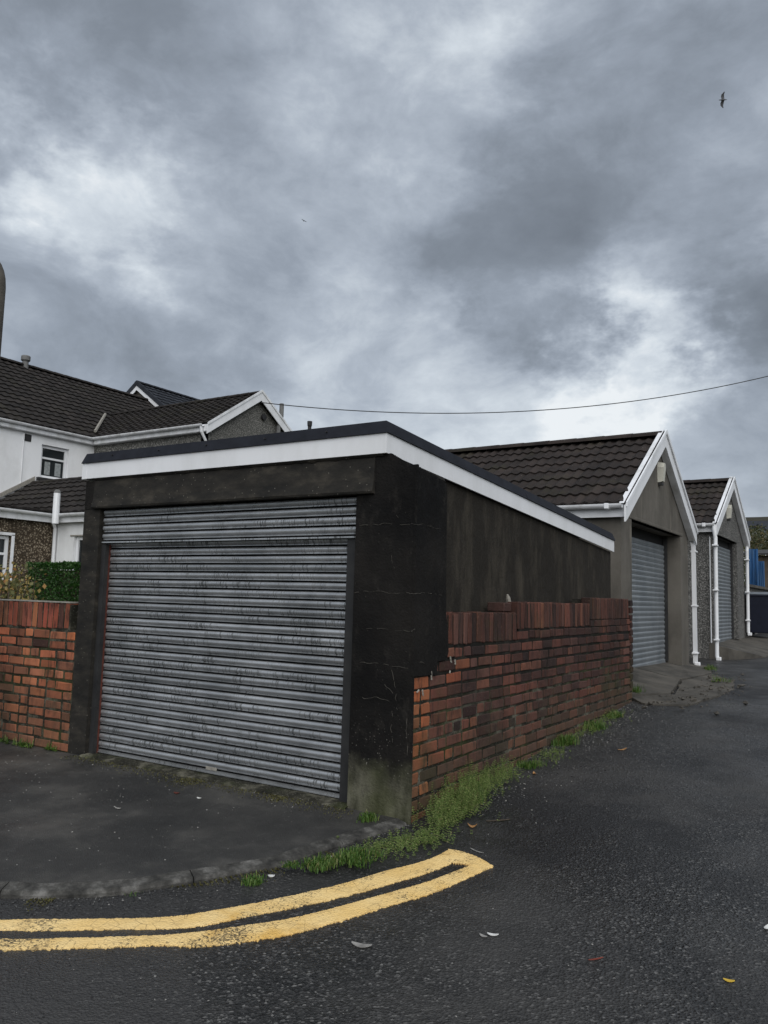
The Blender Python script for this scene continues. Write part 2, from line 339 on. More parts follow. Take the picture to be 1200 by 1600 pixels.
# ------------------------------------------------------------------ object helpers
ORG = {}
def link(o, parent=None):
    COL.objects.link(o)
    if parent is not None: o.parent = parent
    return o
def thing(name, label, cat, loc=(0, 0, 0), group=None):
    o = link(bpy.data.objects.new(name, None)); o.location = loc; o.empty_display_size = .1
    o['label'] = label; o['category'] = cat
    if group: o['group'] = group
    ORG[o] = Vector(loc); return o
def me_from(bm, name, mat, smooth=False):
    bmesh.ops.recalc_face_normals(bm, faces=bm.faces)
    me = bpy.data.meshes.new(name); bm.to_mesh(me); bm.free(); me.materials.append(MT[mat] if isinstance(mat, str) else mat)
    if smooth: me.polygons.foreach_set('use_smooth', [True]*len(me.polygons))
    return me
def obj(name, bm, mat, parent=None, label=None, cat=None, group=None, kind=None, smooth=False, at=None):
    """bm holds world coordinates; the object gets its parent's origin (or 'at')"""
    org = ORG[parent] if parent is not None else Vector(at or (0, 0, 0))
    bmesh.ops.translate(bm, verts=bm.verts, vec=-org)
    o = link(bpy.data.objects.new(name, me_from(bm, name, mat, smooth)), parent); ORG[o] = org
    if parent is None: o.location = org
    if label: o['label'] = label
    if cat: o['category'] = cat
    if group: o['group'] = group
    if kind: o['kind'] = kind
    return o
def inst(name, me, loc, parent, rot=None, color=None, scale=None):
    o = bpy.data.objects.new(name, me); COL.objects.link(o); o.parent = parent
    org = ORG[parent] if parent is not None else Vector((0, 0, 0))
    M = Matrix.Translation(Vector(loc)-org)
    if rot is not None: M = M @ rot.to_4x4()
    o.matrix_local = M
    if scale: o.scale = scale
    if color: o.color = (*color, 1)
    return o
def B(): return bmesh.new()
def box(bm, a, b):
    x0, x1 = sorted((a[0], b[0])); y0, y1 = sorted((a[1], b[1])); z0, z1 = sorted((a[2], b[2]))
    v = [bm.verts.new((x, y, z)) for z in (z0, z1) for y in (y0, y1) for x in (x0, x1)]
    for f in ((0, 2, 3, 1), (4, 5, 7, 6), (0, 1, 5, 4), (2, 6, 7, 3), (0, 4, 6, 2), (1, 3, 7, 5)): bm.faces.new([v[i] for i in f])
    return bm
def prism(bm, pts, off):
    """closed prism: polygon pts (3-D) pushed along off"""
    off = Vector(off); a = [bm.verts.new(p) for p in pts]; b = [bm.verts.new(Vector(p)+off) for p in pts]
    bm.faces.new(a); bm.faces.new(b[::-1]); n = len(pts)
    for i in range(n): bm.faces.new((a[i], b[i], b[(i+1) % n], a[(i+1) % n]))
    return bm
def tube(bm, pts, r, seg=8, cap=True):
    pts = [Vector(p) for p in pts]; rr = r if isinstance(r, (list, tuple)) else [r]*len(pts); rings = []
    for i, p in enumerate(pts):
        t = (pts[min(i+1, len(pts)-1)]-pts[max(i-1, 0)]).normalized()
        a = t.orthogonal().normalized() if i == 0 else (pa - t*pa.dot(t)).normalized()
        pa = a; b = t.cross(a)
        rings.append([bm.verts.new(p+(a*math.cos(2*math.pi*k/seg)+b*math.sin(2*math.pi*k/seg))*rr[i]) for k in range(seg)])
    for q, w in zip(rings, rings[1:]):
        for k in range(seg): bm.faces.new((q[k], q[(k+1) % seg], w[(k+1) % seg], w[k]))
    if cap: bm.faces.new(rings[0]); bm.faces.new(rings[-1][::-1])
    return bm
def bev(bm, w, seg=1):
    bmesh.ops.bevel(bm, geom=list(bm.edges), offset=w, segments=seg, affect='EDGES', clamp_overlap=True); return bm
def fn(x, y=0., z=0., s=1.): return mnoise.noise(Vector((x*s, y*s, z*s)))
def lerp(a, b, t): return a+(b-a)*t

# ------------------------------------------------------------------ ground levels
YS = [-60, 0, 2.4, 4.5, 9.5, 12.5, 16, 18, 22, 30, 60, 140]; ZS = [-1.2, 0, .075, .14, .43, .50, .52, .60, .86, 1.2, 2.2, 4]
def _rz(y):
    if y <= YS[0]: return ZS[0]
    for i in range(len(YS)-1):
        if y <= YS[i+1]: return lerp(ZS[i], ZS[i+1], (y-YS[i])/(YS[i+1]-YS[i]))
    return ZS[-1]
def road_z(x, y): return sum(_rz(y+d) for d in (-.7, -.35, 0, .35, .7))/5
def pav_z(x, y): return .112 + .027*(y-2.3)
def hit(a, f=road_z):
    z = .1
    for _ in range(40):
        p = oZ(a, z); z = lerp(z, f(p.x, p.y), .6)
    return oZ(a, z)

X0, Y0 = -2.608, 4.487                   # outer face of the side brick wall, front plane of the corner garage

# ground sheet out to the hills
def axis(lo, hi, dense, step):
    v = []; x = dense[0]
    while x <= dense[1]+1e-6: v.append(x); x += step
    g = step; x = dense[1]
    while x < hi: g *= 1.35; x += g; v.append(x)
    g = step; x = dense[0]
    while x > lo: g *= 1.35; x -= g; v.insert(0, x)
    return v
def ground_z(x, y):
    z = road_z(x, y) - .07
    if x < -6.2 and y > 4.6: z += min(1., (-6.2-x)/8)*min(1, (y-4.6)/4)*.55
    d = math.hypot(x, y)
    if d > 130:
        z = lerp(z, 4., min(1, (d-130)/60))
        t = max(0, min(1, (y-170)/520)); z += (t*t*(3-2*t))*66*(1+.10*fn(x, y, 2, .004)) + t*9*fn(x, y, 0, .011)
    return z
gx = axis(-1600, 1600, (-30, 14), 2.); gy = axis(-900, 1500, (-10, 40), 2.)
bm = B(); vs = [[bm.verts.new((x, y, ground_z(x, y))) for x in gx] for y in gy]
for j in range(len(gy)-1):
    for i in range(len(gx)-1): bm.faces.new((vs[j][i], vs[j][i+1], vs[j+1][i+1], vs[j+1][i]))
ground = obj('ground', bm, 'ground', kind='structure', smooth=True)
ground.data.materials.append(MT['hill'])
for p in ground.data.polygons:
    if p.center.y > 150: p.material_index = 1

# carriageway and lane: one fine sheet
def rough(x, y): return .006*fn(x, y, 0, 1.3) + .003*fn(x, y, 5, 5.)
def frange(a, b, s):
    n = max(1, round((b-a)/s)); return [a+(b-a)*i/n for i in range(n+1)]
xs = frange(-14, -5, .5)[:-1] + frange(-5, 1.5, .065)[:-1] + frange(1.5, 5, .35)
ys = frange(-8, 1.2, .6)[:-1] + frange(1.2, 7, .065)[:-1] + frange(7, 12, .16)[:-1] + frange(12, 26, .5)
bm = B(); vs = [[bm.verts.new((x, y, road_z(x, y)+rough(x, y))) for x in xs] for y in ys]
for j in range(len(ys)-1):
    for i in range(len(xs)-1):
        if xs[i] < -3.6 and ys[j] > 5: continue
        bm.faces.new((vs[j][i], vs[j][i+1], vs[j+1][i+1], vs[j+1][i]))
road = obj('road', bm, 'road', kind='structure', smooth=True); ORG[road] = Vector((0, 0, 0))

# pavement in front of the garage with its kerb curving into the lane
KP = [(-14, 1.25), (-9, 1.32), (-6.2, 1.50), (-4.8, 1.86)] + [tuple(hit(a, pav_z)[:2]) for a in ((0, 1389), (105, 1390), (200, 1384), (320, 1366), (430, 1347), (520, 1318))] + [(-2.66, 4.20), (-2.60, 4.46)]
def smooth_path(P, n):
    out = []; P = [Vector((*p, 0)) for p in P]; Q = [P[0]*2-P[1]] + P + [P[-1]*2-P[-2]]
    for i in range(1, len(Q)-2):
        for k in range(n):
            t = k/n; a, b, c, d = Q[i-1:i+3]
            out.append(.5*((2*b)+(c-a)*t+(2*a-5*b+4*c-d)*t*t+(3*b-a-3*c+d)*t**3))
    out.append(P[-1]); return out
K = smooth_path(KP, 14)
KW = .085
def kn(i):
    t = (K[min(i+1, len(K)-1)]-K[max(i-1, 0)]).normalized(); return Vector((-t.y, t.x, 0))
KI = [K[i]+kn(i)*KW for i in range(len(K))]
bm = B(); rows = []
for i, k in enumerate(KI):
    t = i/(len(KI)-1); wx = min(X0-.01, lerp(k.x, k.x-.35, min(1, (Y0-k.y)/2))); n = 26
    row = []
    for q in range(n+1):
        x = lerp(k.x, wx, q/n); y = lerp(min(k.y, Y0+.0), Y0+.14, q/n)
        row.append(bm.verts.new((x, y, pav_z(x, y)+.0045*fn(x, y, 3, 1.6)+.002*fn(x, y, 1, 7))))
    rows.append(row)
for a, b in zip(rows, rows[1:]):
    for q in range(len(a)-1): bm.faces.new((a[q], b[q], b[q+1], a[q+1]))
pave = obj('pavement', bm, 'foot', kind='structure', smooth=True)
# kerb stones
acc = 0.; seg = [0]; 
for i in range(1, len(K)):
    acc += (K[i]-K[i-1]).length
    if acc > .92: seg.append(i); acc = 0.
seg.append(len(K)-1)
for a, b in zip(seg, seg[1:]):
    if b-a < 2: continue
    bm = B(); rings = []
    for i in range(a, b+1):
        sh = .003 if i == a else (-.003 if i == b else 0)
        t = (K[min(i+1, len(K)-1)]-K[max(i-1, 0)]).normalized()
        o = K[i]+t*sh; q = KI[i]+t*sh; j = .004*fn(o.x, o.y, 9, 9)
        zt = pav_z(q.x, q.y)+.004+j; zo = pav_z(o.x, o.y)-.008+j; zb = road_z(o.x, o.y)-.06
        ch = o+(q-o)*.16
        rings.append([bm.verts.new((o.x, o.y, zb)), bm.verts.new((o.x, o.y, zo-.016)), bm.verts.new((ch.x, ch.y, zo)), bm.verts.new((q.x, q.y, zt)), bm.verts.new((q.x, q.y, zb))])
    for u, v in zip(rings, rings[1:]):
        for c in range(5): bm.faces.new((u[c], u[(c+1) % 5], v[(c+1) % 5], v[c]))
    bm.faces.new(rings[0]); bm.faces.new(rings[-1][::-1])
    obj('kerb_stone', bm, 'kerb', pave)

# double yellow line, thick ragged paint
def paint(name, top, bot, label, T=.006):
    bm = B(); P = smooth_path([tuple(hit(a)[:2]) for a in top], 60); Q = smooth_path([tuple(hit(a)[:2]) for a in bot], 60)
    n = min(len(P), len(Q)); G = []
    for i in range(n):
        a, b = P[i], Q[i]; d = (b-a).normalized()
        a = a - d*(.006*fn(i*.15, 1, ORGN[0])+.005*fn(i*.6, 4, ORGN[0])+.003*random.uniform(-1, 1)); b = b + d*(.009*fn(i*.11, 7, ORGN[0])+.007*fn(i*.5, 9, ORGN[0])+.004*random.uniform(-1, 1)+(.010 if ORGN[0] and fn(i*.23, 3, 1) > .22 else 0))
        row = []
        for q in range(7):
            p = a.lerp(b, q/6); row.append((p.x, p.y, road_z(p.x, p.y)+rough(p.x, p.y)+(T if 0 < q < 6 else T*.75)))
        lo = [(p.x, p.y, road_z(p.x, p.y)+rough(p.x, p.y)-.004) for p in (a, b)]
        G.append([bm.verts.new(lo[0])]+[bm.verts.new(r) for r in row]+[bm.verts.new(lo[1])])
    for u, v in zip(G, G[1:]):
        for c in range(len(u)-1): bm.faces.new((u[c], u[c+1], v[c+1], v[c]))
    bm.faces.new(G[0]); bm.faces.new(G[-1][::-1])
    o = obj(name, bm, 'yellow', road); o['label'] = label
ORGN = [0]
paint('yellow_line', [(-160, 1437), (0, 1437), (150, 1437), (260, 1434), (330, 1425), (407, 1411), (513, 1388), (607, 1361), (665, 1345), (703, 1327)],
      [(-160, 1454), (0, 1454), (150, 1454), (270, 1452), (335, 1445), (407, 1430), (513, 1408), (607, 1383), (665, 1366), (716, 1344)], 'inner yellow line painted nearest the kerb')
ORGN[0] = 13
paint('yellow_line', [(-160, 1468), (0, 1468), (150, 1467), (250, 1463), (320, 1457), (400, 1446), (467, 1434), (540, 1415), (607, 1396), (665, 1380), (705, 1364), (738, 1351)],
      [(-160, 1486), (0, 1485), (150, 1483), (250, 1479), (320, 1481), (400, 1470), (467, 1458), (540, 1437), (607, 1416), (665, 1400), (705, 1384), (768, 1354)], 'outer yellow line, the one farther from the kerb')
ORGN[0] = 5
paint('yellow_bar', [(700, 1327), (722, 1331), (748, 1340), (771, 1353)], [(706, 1349), (720, 1350), (737, 1353), (752, 1362)], 'closing bar joining the ends of the two yellow lines', .0075)

# ------------------------------------------------------------------ brick walls
BL, BH, JT = .213, .067, .018
CH = BH+JT
def brick_mesh(l, h, d, seed, rag=.004):
    bm = B(); box(bm, (-l/2, -d, -h/2), (l/2, 0, h/2))      # face at y=0 looking +y ... proud face
    bev(bm, .006)
    rr = random.Random(seed)
    for v in bm.verts:
        v.co += Vector((rr.uniform(-rag, rag), rr.uniform(-rag, rag)*.8, rr.uniform(-rag, rag)))
    return me_from(bm, 'brick', 'brick')
FULL = [brick_mesh(BL, BH, .09, i) for i in range(6)]
HALF = [brick_mesh(.104, BH, .09, 20+i) for i in range(5)]
SOLD = [brick_mesh(.060, .222, .10, 40+i) for i in range(6)]

def lay_course(s0, s1, rng, start_half):
    """list of (centre, mesh list, width) along a course"""
    out = []; s = s0; half = start_half
    while s < s1-.05:
        w = .106 if (half or rng.random() < .30) else BL
        if s+w > s1: w = min(w, .106)
        if s+w > s1+.03: break
        out.append((s+w/2, HALF if w < .2 else FULL)); s += w+JT*rng.uniform(.95, 1.55); half = False
    return out

# side wall along the lane, face looks +X at X0
bw = thing('brick_wall', 'soot stained red brick wall along the lane beside the dark garage, soldier course on top', 'brick wall', (X0-.11, 7.0, .3))
YE_ = 9.60
secs = [(4.90, oX((809, 945), X0).y, 1.459), (oX((809, 945), X0).y, oX((922, 938), X0).y, 1.543), (oX((922, 938), X0).y, YE_-.14, 1.605)]
ytop = lambda y: 1.459 if y < secs[0][1] else (1.543 if y < secs[1][1] else 1.605)
rng = random.Random(3)
ZB0 = 1.459-.228                              # underside of the first soldier course
core = B()
box(core, (X0-.215, Y0+.02, -.1), (X0-.005, YE_-.01, ZB0-.002))
for (a, b, z) in secs: box(core, (X0-.200, a+.03, ZB0-.002), (X0-.005, b-.004, z-.018))
obj('mortar_core', core, 'mortar', bw)
RX = Matrix(((0, 1, 0), (1, 0, 0), (0, 0, 1))).to_3x3()  # placeholder
def facing(n):
    n = Vector(n); x = Vector((0, 0, 1)).cross(n)*-1; x.normalize()
    return Matrix((x, n, Vector((0, 0, 1)))).transposed()
ROT_PX, ROT_NY = facing((1, 0, 0)), facing((0, -1, 0))
bricks = []
ci = 0; z = ZB0-JT-BH/2
while z > .02:
    y_start = Y0+.004
    for c, lst in lay_course(y_start, YE_-.005, rng, ci % 2 == 1):
        if z+BH/2 < road_z(X0, c)-.02: continue
        bricks.append((c, z, lst))
    ci += 1; z -= CH
# extra course under the raised right-hand coping
for c, lst in lay_course(secs[1][0]+.02, YE_-.005, rng, False): bricks.append((c, ZB0+.042, lst))
for c, lst in lay_course(secs[2][0]+.02, YE_-.005, rng, True): bricks.append((c, ZB0+.114, lst))
bricks.sort(key=lambda t: t[0])
rest = B()
for i, (c, z, lst) in enumerate(bricks):
    me = rng.choice(lst); j = Vector((rng.uniform(-.001, .005), 0, rng.uniform(-.003, .003)+.006*fn(c, z, 0, .9)))
    p = Vector((X0, c, z))+j
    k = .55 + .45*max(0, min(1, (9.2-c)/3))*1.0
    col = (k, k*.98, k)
    if c < Y0+.23 and z < 1.02: col = (2.6, 2.1, 1.3)
    elif c < 5.4 and rng.random() < .22: col = (1.7, 1.35, 1.05)
    elif rng.random() < .12: col = (.45, .5, .55)
    rot = ROT_PX @ Matrix.Rotation(rng.uniform(-.012, .012), 3, 'Y')
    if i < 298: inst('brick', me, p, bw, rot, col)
    else:
        n0 = len(rest.verts); rest.from_mesh(me); rest.verts.ensure_lookup_table()
        bmesh.ops.transform(rest, matrix=Matrix.Translation(p) @ rot.to_4x4(), verts=rest.verts[n0:])
if len(rest.verts): obj('brick', rest, 'brick', bw, kind='stuff')
else: rest.free()
for (a, b, z) in secs:
    y = a+.036
    while y < b:
        zt = z - .1125 if z < 1.58 else z-.1125
        inst('coping_brick', rng.choice(SOLD), (X0+rng.uniform(-.003, .006), y, zt+rng.uniform(-.004, .004)), bw, ROT_PX @ Matrix.Rotation(rng.uniform(-.02, .02), 3, 'Y'), (rng.uniform(.5, 1.05),)*3)
        y += .0735*rng.uniform(.97, 1.05)
# end pier of dark bricks
for q in range(12):
    zc = 1.56-q*CH
    inst('end_brick', rng.choice(HALF), (X0+.012, YE_-.06, zc), bw, ROT_PX, (.28, .3, .34))
# loose bits left on the coping
bm = B(); c0 = oX((795, 948), X0-.12)
tube(bm, [c0+Vector((0, 0, -.09)), c0+Vector((.0, .01, 0)), c0+Vector((0, -.015, .07)), c0+Vector((0, -.03, .10))], [.03, .024, .02, .008], 6)
obj('mortar_lump', bm, 'bone', bw)
bm = B(); box(bm, (X0-.20, secs[0][1]-.16, 1.462), (X0-.05, secs[0][1]-.01, 1.535)); bev(bm, .006)
obj('loose_brick', bm, 'brick', bw)
# ragged mortar bed against the render, white lime runs
def ribbon(bm, pts, w, n, th=.004):
    """thin raised ridge along pts on a face with normal n"""
    n = Vector(n); rings = []
    for i, p in enumerate(pts):
        t = (pts[min(i+1, len(pts)-1)]-pts[max(i-1, 0)]).normalized(); s = n.cross(t).normalized()*w*(.35+.65*abs(fn(i*1.7, p.x*9, p.z*9)))*.5
        rings.append([bm.verts.new(p-s), bm.verts.new(p+n*th), bm.verts.new(p+s)])
    for u, v in zip(rings, rings[1:]):
        bm.faces.new((u[0], u[1], v[1], v[0])); bm.faces.new((u[1], u[2], v[2], v[1]))
def jag(P, n, amp, seed):
    out = []
    for a, b in zip(P, P[1:]):
        for k in range(n):
            p = a.lerp(b, k/n); out.append(p+Vector((fn(p.x, p.y, p.z+seed, 23), fn(p.y, p.x, p.z+seed, 23), fn(p.z, p.x, p.y+seed, 23)))*amp)
    out.append(P[-1]); return out
for a, b in [((703, 1025), (705, 1035)), ((710, 1030), (711, 1038)), ((673, 1048), (674, 1062)), ((660, 1077), (661, 1087)), ((650, 1082), (654, 1078)), ((703, 1048), (702, 1052))]:
    bm = B(); ribbon(bm, jag([oX(a, X0+.006), oX(b, X0+.006)], 5, .004, 3), .022, (1, 0, 0), .008); obj('lime_run', bm, 'bone', bw)

# low wall left of the garage, face looks -Y
XL1 = oY((112, 1050), Y0).x
lw = thing('brick_wall', 'low orange red brick garden wall left of the garage with upright coping bricks', 'brick wall', (-7.5, Y0+.11, .17))
core = B(); box(core, (-13, Y0+.006, 0), (XL1+.02, Y0+.215, 1.20)); box(core, (-13, Y0+.006, 1.20), (XL1-.07, Y0+.2, 1.415))
obj('mortar_core', core, 'mortar', lw)
cap = B(); box(cap, (-13, Y0+.0, 1.428), (XL1-.09, Y0+.21, 1.437)); obj('mortar_cap', cap, 'bone', lw)
z = 1.198-JT-BH/2; ci = 0; bl = []
while z > .1:
    for c, lst in lay_course(-(XL1+.01)+.0, 9.5, rng, ci % 2 == 0): bl.append((-c, z, lst))
    z -= CH; ci += 1
bl.sort(key=lambda t: -t[0])
for i, (c, z, lst) in enumerate(bl[:290]):
    p = Vector((c, Y0+rng.uniform(-.004, .004), z+rng.uniform(-.003, .003)+.008*fn(c, z, 4, .8)))
    k = rng.uniform(.9, 1.5)
    inst('brick', rng.choice(lst), p, lw, ROT_NY @ Matrix.Rotation(rng.uniform(-.015, .015), 3, 'Y'), (2.6*k, 2.1*k, 1.5*k) if rng.random() > .06 else (.6, .6, .6))
x = XL1-.12; 
while x > -9.3:
    inst('coping_brick', rng.choice(SOLD), (x, Y0+rng.uniform(-.004, .002), 1.313+rng.uniform(-.003, .003)), lw, ROT_NY @ Matrix.Rotation(rng.uniform(-.02, .02), 3, 'Y'), (rng.uniform(1.9, 2.7), rng.uniform(1.5, 1.9), 1.35))
    x -= .0735*rng.uniform(.98, 1.06)

# ------------------------------------------------------------------ corner garage
XF, YF = -2.822, Y0-.035                  # fascia planes
X1 = -2.86                                # side wall
YB = 9.60
def roof_z(y): return 2.735 - (y-YF)*.0665
gar = thing('corner_garage', 'blackened flat-roofed corner garage with galvanised roller shutter and white fascia', 'garage', (-4.3, 7.0, .17))
XO0, XO1 = oY((150, 900), Y0).x, oY((549, 1000), Y0).x      # opening
XO1 = -3.075; XPL = -5.955
ZL = 2.245                                 # underside of the lintel
bm = B()
prism(bm, [(XPL, Y0, .10), (XPL, Y0, 2.49), (XO0, Y0, 2.49), (XO0, Y0, .10)], (0, .30, 0)); obj('left_pier', bm, 'lintel', gar)
bm = B()
prism(bm, [(XO1, Y0-.004, .10), (XO1, Y0-.004, 2.505), tuple(oY((611, 708), Y0-.004)), tuple(oY((641, 726), Y0-.004)), (X0+.008, Y0-.004, oY((641, 726), Y0-.004).z), (X0+.008, Y0-.004, .10)], (0, .022, 0))
box(bm, (XO1, Y0+.018, .1), (X0-.22, Y0+.44, 2.5))
obj('right_pier', bm, 'tar', gar)
# render still clinging to the side of the pier, stepped where it has come away from the bricks
pl = [oX(a, X0+.012) for a in ((640, 1058), (662, 1056), (683, 1054), (684, 1033), (698, 1031), (701, 1018), (700, 985), (697, 955))]
pl = [Vector((X0+.012, Y0-.007, pl[0].z))] + pl[1:]
ye = pl[-1].y
def soff(y): return roof_z(y)-.245
zt0, zt1 = oX((645, 727), X0+.012).z, oX((684, 746), X0+.012).z
pl += [Vector((X0+.012, ye-.02, zt1-.03)), Vector((X0+.012, lerp(Y0, ye, .6), lerp(zt0, zt1, .6)-.004)), Vector((X0+.012, Y0-.007, zt0))]
bm = B(); prism(bm, pl, (-.02, 0, 0))
prism(bm, [(X0-.008, Y0+.02, 1.25), (X0-.008, ye-.03, 1.25), (X0-.008, ye-.03, zt1-.04), (X0-.008, Y0+.02, zt0-.01)], (-.20, 0, 0))
obj('pier_side', bm, 'tar', gar)
bm = B()                                    # side wall behind the brick wall
prism(bm, [(X1, Y0+.44, .3), (X1, YB, .3), (X1, YB, soff(YB)+.02), (X1, Y0+.44, soff(Y0+.44)+.02)], (-.2, 0, 0)); obj('side_wall', bm, 'tar', gar)
bm = B()
prism(bm, [(XPL+.02, Y0+.3, .1), (XPL+.02, YB, .1), (XPL+.02, YB, soff(YB)), (XPL+.02, Y0+.3, soff(Y0+.3))], (.2, 0, 0))
box(bm, (XPL+.22, YB-.2, .1), (X1-.2, YB, soff(YB)-.01)); obj('rear_wall', bm, 'tar', gar)
# lintel, swelling outward towards its lower edge
lx0, lx1 = oY((143, 795), Y0-.03).x, oY((582, 772), Y0-.03).x
bm = B(); n = 26; G = []
for i in range(n+1):
    x = lerp(lx0, lx1, i/n); w = .004*fn(x, 1, 1, 3); e = 0 if 0 < i < n else .008
    prof = [(Y0-.006, 2.50), (Y0-.016-w, 2.42), (Y0-.028-w+e, 2.33), (Y0-.046-w+e, ZL+.014), (Y0-.040+e, ZL+.004*fn(x, 3, 0, 9)), (Y0+.16, ZL), (Y0+.16, 2.50)]
    G.append([bm.verts.new((x, y, z)) for y, z in prof])
for u, v in zip(G, G[1:]):
    for c in range(7): bm.faces.new((u[c], u[(c+1) % 7], v[(c+1) % 7], v[c]))
bm.faces.new(G[0]); bm.faces.new(G[-1][::-1]); obj('lintel', bm, 'lintel', gar)
bm = B(); box(bm, (lx1, Y0-.002, ZL), (XO1+.04, Y0+.15, 2.49)); obj('lintel_bearing', bm, 'tar', gar)
bm = B(); box(bm, (XPL+.01, Y0-.005, ZL), (lx0, Y0+.15, 2.488)); obj('lintel_bearing', bm, 'tar', gar)
# crumbled mortar under the fascia
bm = B(); P = [Vector((lerp(XPL+.1, -2.86, i/60), Y0-.012-.006*fn(i*.9, 3), 2.505+.008*fn(i*.7, 0))) for i in range(61)]
tube(bm, P, [.012+.007*abs(fn(i*.8, 5)) for i in range(61)], 5); obj('mortar_bed', bm, 'lintel', gar)
bm = B(); P = [Vector((X0-.012-.010*fn(i*.9, 8), lerp(Y0+.02, ye-.03, i/24), lerp(zt0, zt1, i/24)-.004+.012*fn(i*.8, 2))) for i in range(25)]
tube(bm, P, [.014+.012*abs(fn(i*.9, 1)) for i in range(25)], 5); obj('mortar_bed', bm, 'lintel', gar)
# fascia boards
ztop = lambda y: roof_z(y)-.085; zbot = lambda y: roof_z(y)-.225
XFL = oY((129, 746), YF).x
bm = B(); box(bm, (XFL, YF, zbot(YF)), (XF-.0185, YF+.018, ztop(YF)+.01)); obj('fascia_board', bm, 'white', gar)
bm = B(); prism(bm, [(XF, YF-.001, zbot(YF)), (XF, YB+.02, zbot(YB)), (XF, YB+.02, ztop(YB)+.01), (XF, YF-.001, ztop(YF)+.01)], (-.018, 0, 0)); obj('fascia_board', bm, 'white', gar)
bm = B(); prism(bm, [(XFL, YF+.02, zbot(YF)), (XFL, YB+.02, zbot(YB)), (XFL, YB+.02, ztop(YB)+.01), (XFL, YF+.02, ztop(YF)+.01)], (.018, 0, 0)); obj('fascia_board', bm, 'white', gar)
bm = B(); box(bm, (XFL-.004, YF-.004, zbot(YF)-.002), (XFL+.05, YF-.0005, ztop(YF))); obj('fascia_end_cap', bm, 'white', gar)
# drip trims: upright black edge leaning out at the foot, in two lengths at the front
def trimfront(x0, x1, o):
    bm = B(); e = x1 > XF-.1; G = []
    for x, dx in ((x0, (0, 0, 0, 0)), (x1, (-.022, .014, .004, -.06) if e else (0, 0, 0, 0))):
        G.append([bm.verts.new((x+d, y, z)) for d, (y, z) in zip(dx, ((YF+.022, roof_z(YF)), (YF-.014-o, ztop(YF)-.004), (YF-.004, ztop(YF)-.006), (YF+.06, roof_z(YF)-.02)))])
    for c in range(4): bm.faces.new((G[0][c], G[0][(c+1) % 4], G[1][(c+1) % 4], G[1][c]))
    bm.faces.new(G[0]); bm.faces.new(G[1][::-1]); obj('drip_trim', bm, 'trim', gar)
XJ = oY((220, 700), YF).x
trimfront(XFL+.012, XJ+.03, .003); trimfront(XJ, XF, 0)
bm = B(); prism(bm, [(XFL+.012, YF+.02, roof_z(YF)), (XFL-.012, YF-.014, ztop(YF)-.004), (XFL+.03, YF-.014, ztop(YF)-.004), (XFL+.03, YF+.02, roof_z(YF))], (0, .03, 0)); obj('trim_end_cap', bm, 'trim', gar)
ym = lerp(YF, YB, .47)
for a, b, o in ((YF, ym+.03, 0), (ym, YB+.02, .003)):
    bm = B(); G = []
    for y in (a, b):
        d = (.022, -.014, -.004, .06) if y == YF else (0, 0, 0, 0)
        G.append([bm.verts.new(q) for q in ((XF-.022, y+d[0], roof_z(y)), (XF+.014+o, y+d[1], ztop(y)-.004), (XF+.004, y+d[2], ztop(y)-.006), (XF-.06, y+d[3], roof_z(y)-.02))])
    for c in range(4): bm.faces.new((G[0][c], G[0][(c+1) % 4], G[1][(c+1) % 4], G[1][c]))
    bm.faces.new(G[0]); bm.faces.new(G[1][::-1]); obj('drip_trim', bm, 'trim', gar)
bm = B(); prism(bm, [(XFL+.03, YF+.03, roof_z(YF)-.05), (XFL+.03, YB+.02, roof_z(YB)-.05), (XFL+.03, YB+.02, roof_z(YB)-.012), (XFL+.03, YF+.03, roof_z(YF)-.012)], (XF-XFL-.06, 0, 0)); obj('roof_deck', bm, 'felt', gar)
for t in (.12, .3, .47, .66, .84):           # fixing screws
    for y in (0,):
        bm = B(); x = lerp(XFL, XF, t); tube(bm, [(x, YF-.010, ztop(YF)+.045), (x, YF+.01, ztop(YF)+.045)], .006, 6); obj('screw', bm, 'iron', gar)
# roller shutter
def slat_profile(h):
    return [(0, -.018), (.012, -.004), (.05, .0022), (.11, .0060), (.20, .0088), (.30, .0098), (.40, .0090), (.50, .0064), (.58, .0022), (.64, -.004), (.70, -.006), (.725, .0000), (.79, .0000), (.81, -.012), (.83, -.022)]
def slat_mesh(w, h, mat, n=10, amp=.0016, seed=0):
    bm = B(); G = []
    for i in range(n+1):
        x = w*i/n; G.append([bm.verts.new((x, -d-amp*fn(i*.8, seed, 3), -t*h+amp*.6*fn(i*.6, seed, 9))) for t, d in slat_profile(h)])
    for a, b in zip(G, G[1:]):
        for c in range(len(a)-1): bm.faces.new((a[c], a[c+1], b[c+1], b[c]))
    bmesh.ops.recalc_face_normals(bm, faces=bm.faces)
    return me_from(bm, 'slat', mat)
SP = .0645
YSH = Y0+.10
sx0, sx1 = oY((164, 1000), YSH).x-.02, oY((547, 1000), YSH).x+.01
shut = obj('shutter', prism(B(), [(sx0, YSH+.038, .21), (sx0, YSH+.038, 1.96), (sx1, YSH+.038, 1.96), (sx1, YSH+.038, .21)], (0, .012, 0)), 'dark', gar)  # black backing sheet: shade in the open slat gaps comes from its colour
SM = [slat_mesh(sx1-sx0, SP, 'galv', 10, .0022, k*3.3) for k in range(6)]
z = 1.965; k = 0
while z > .27:
    inst('slat', SM[k % 6], (sx0, YSH+random.uniform(-.0015, .0015), z), shut); z -= SP; k += 1
zb = z
bm = B(); box(bm, (sx0, YSH-.006, .205), (sx1, YSH+.012, zb-.002)); box(bm, (sx0, YSH-.016, .198), (sx1, YSH+.012, .2045)); obj('bottom_rail', bm, 'galv', shut)
xp = oY((331, 1206), YSH).x
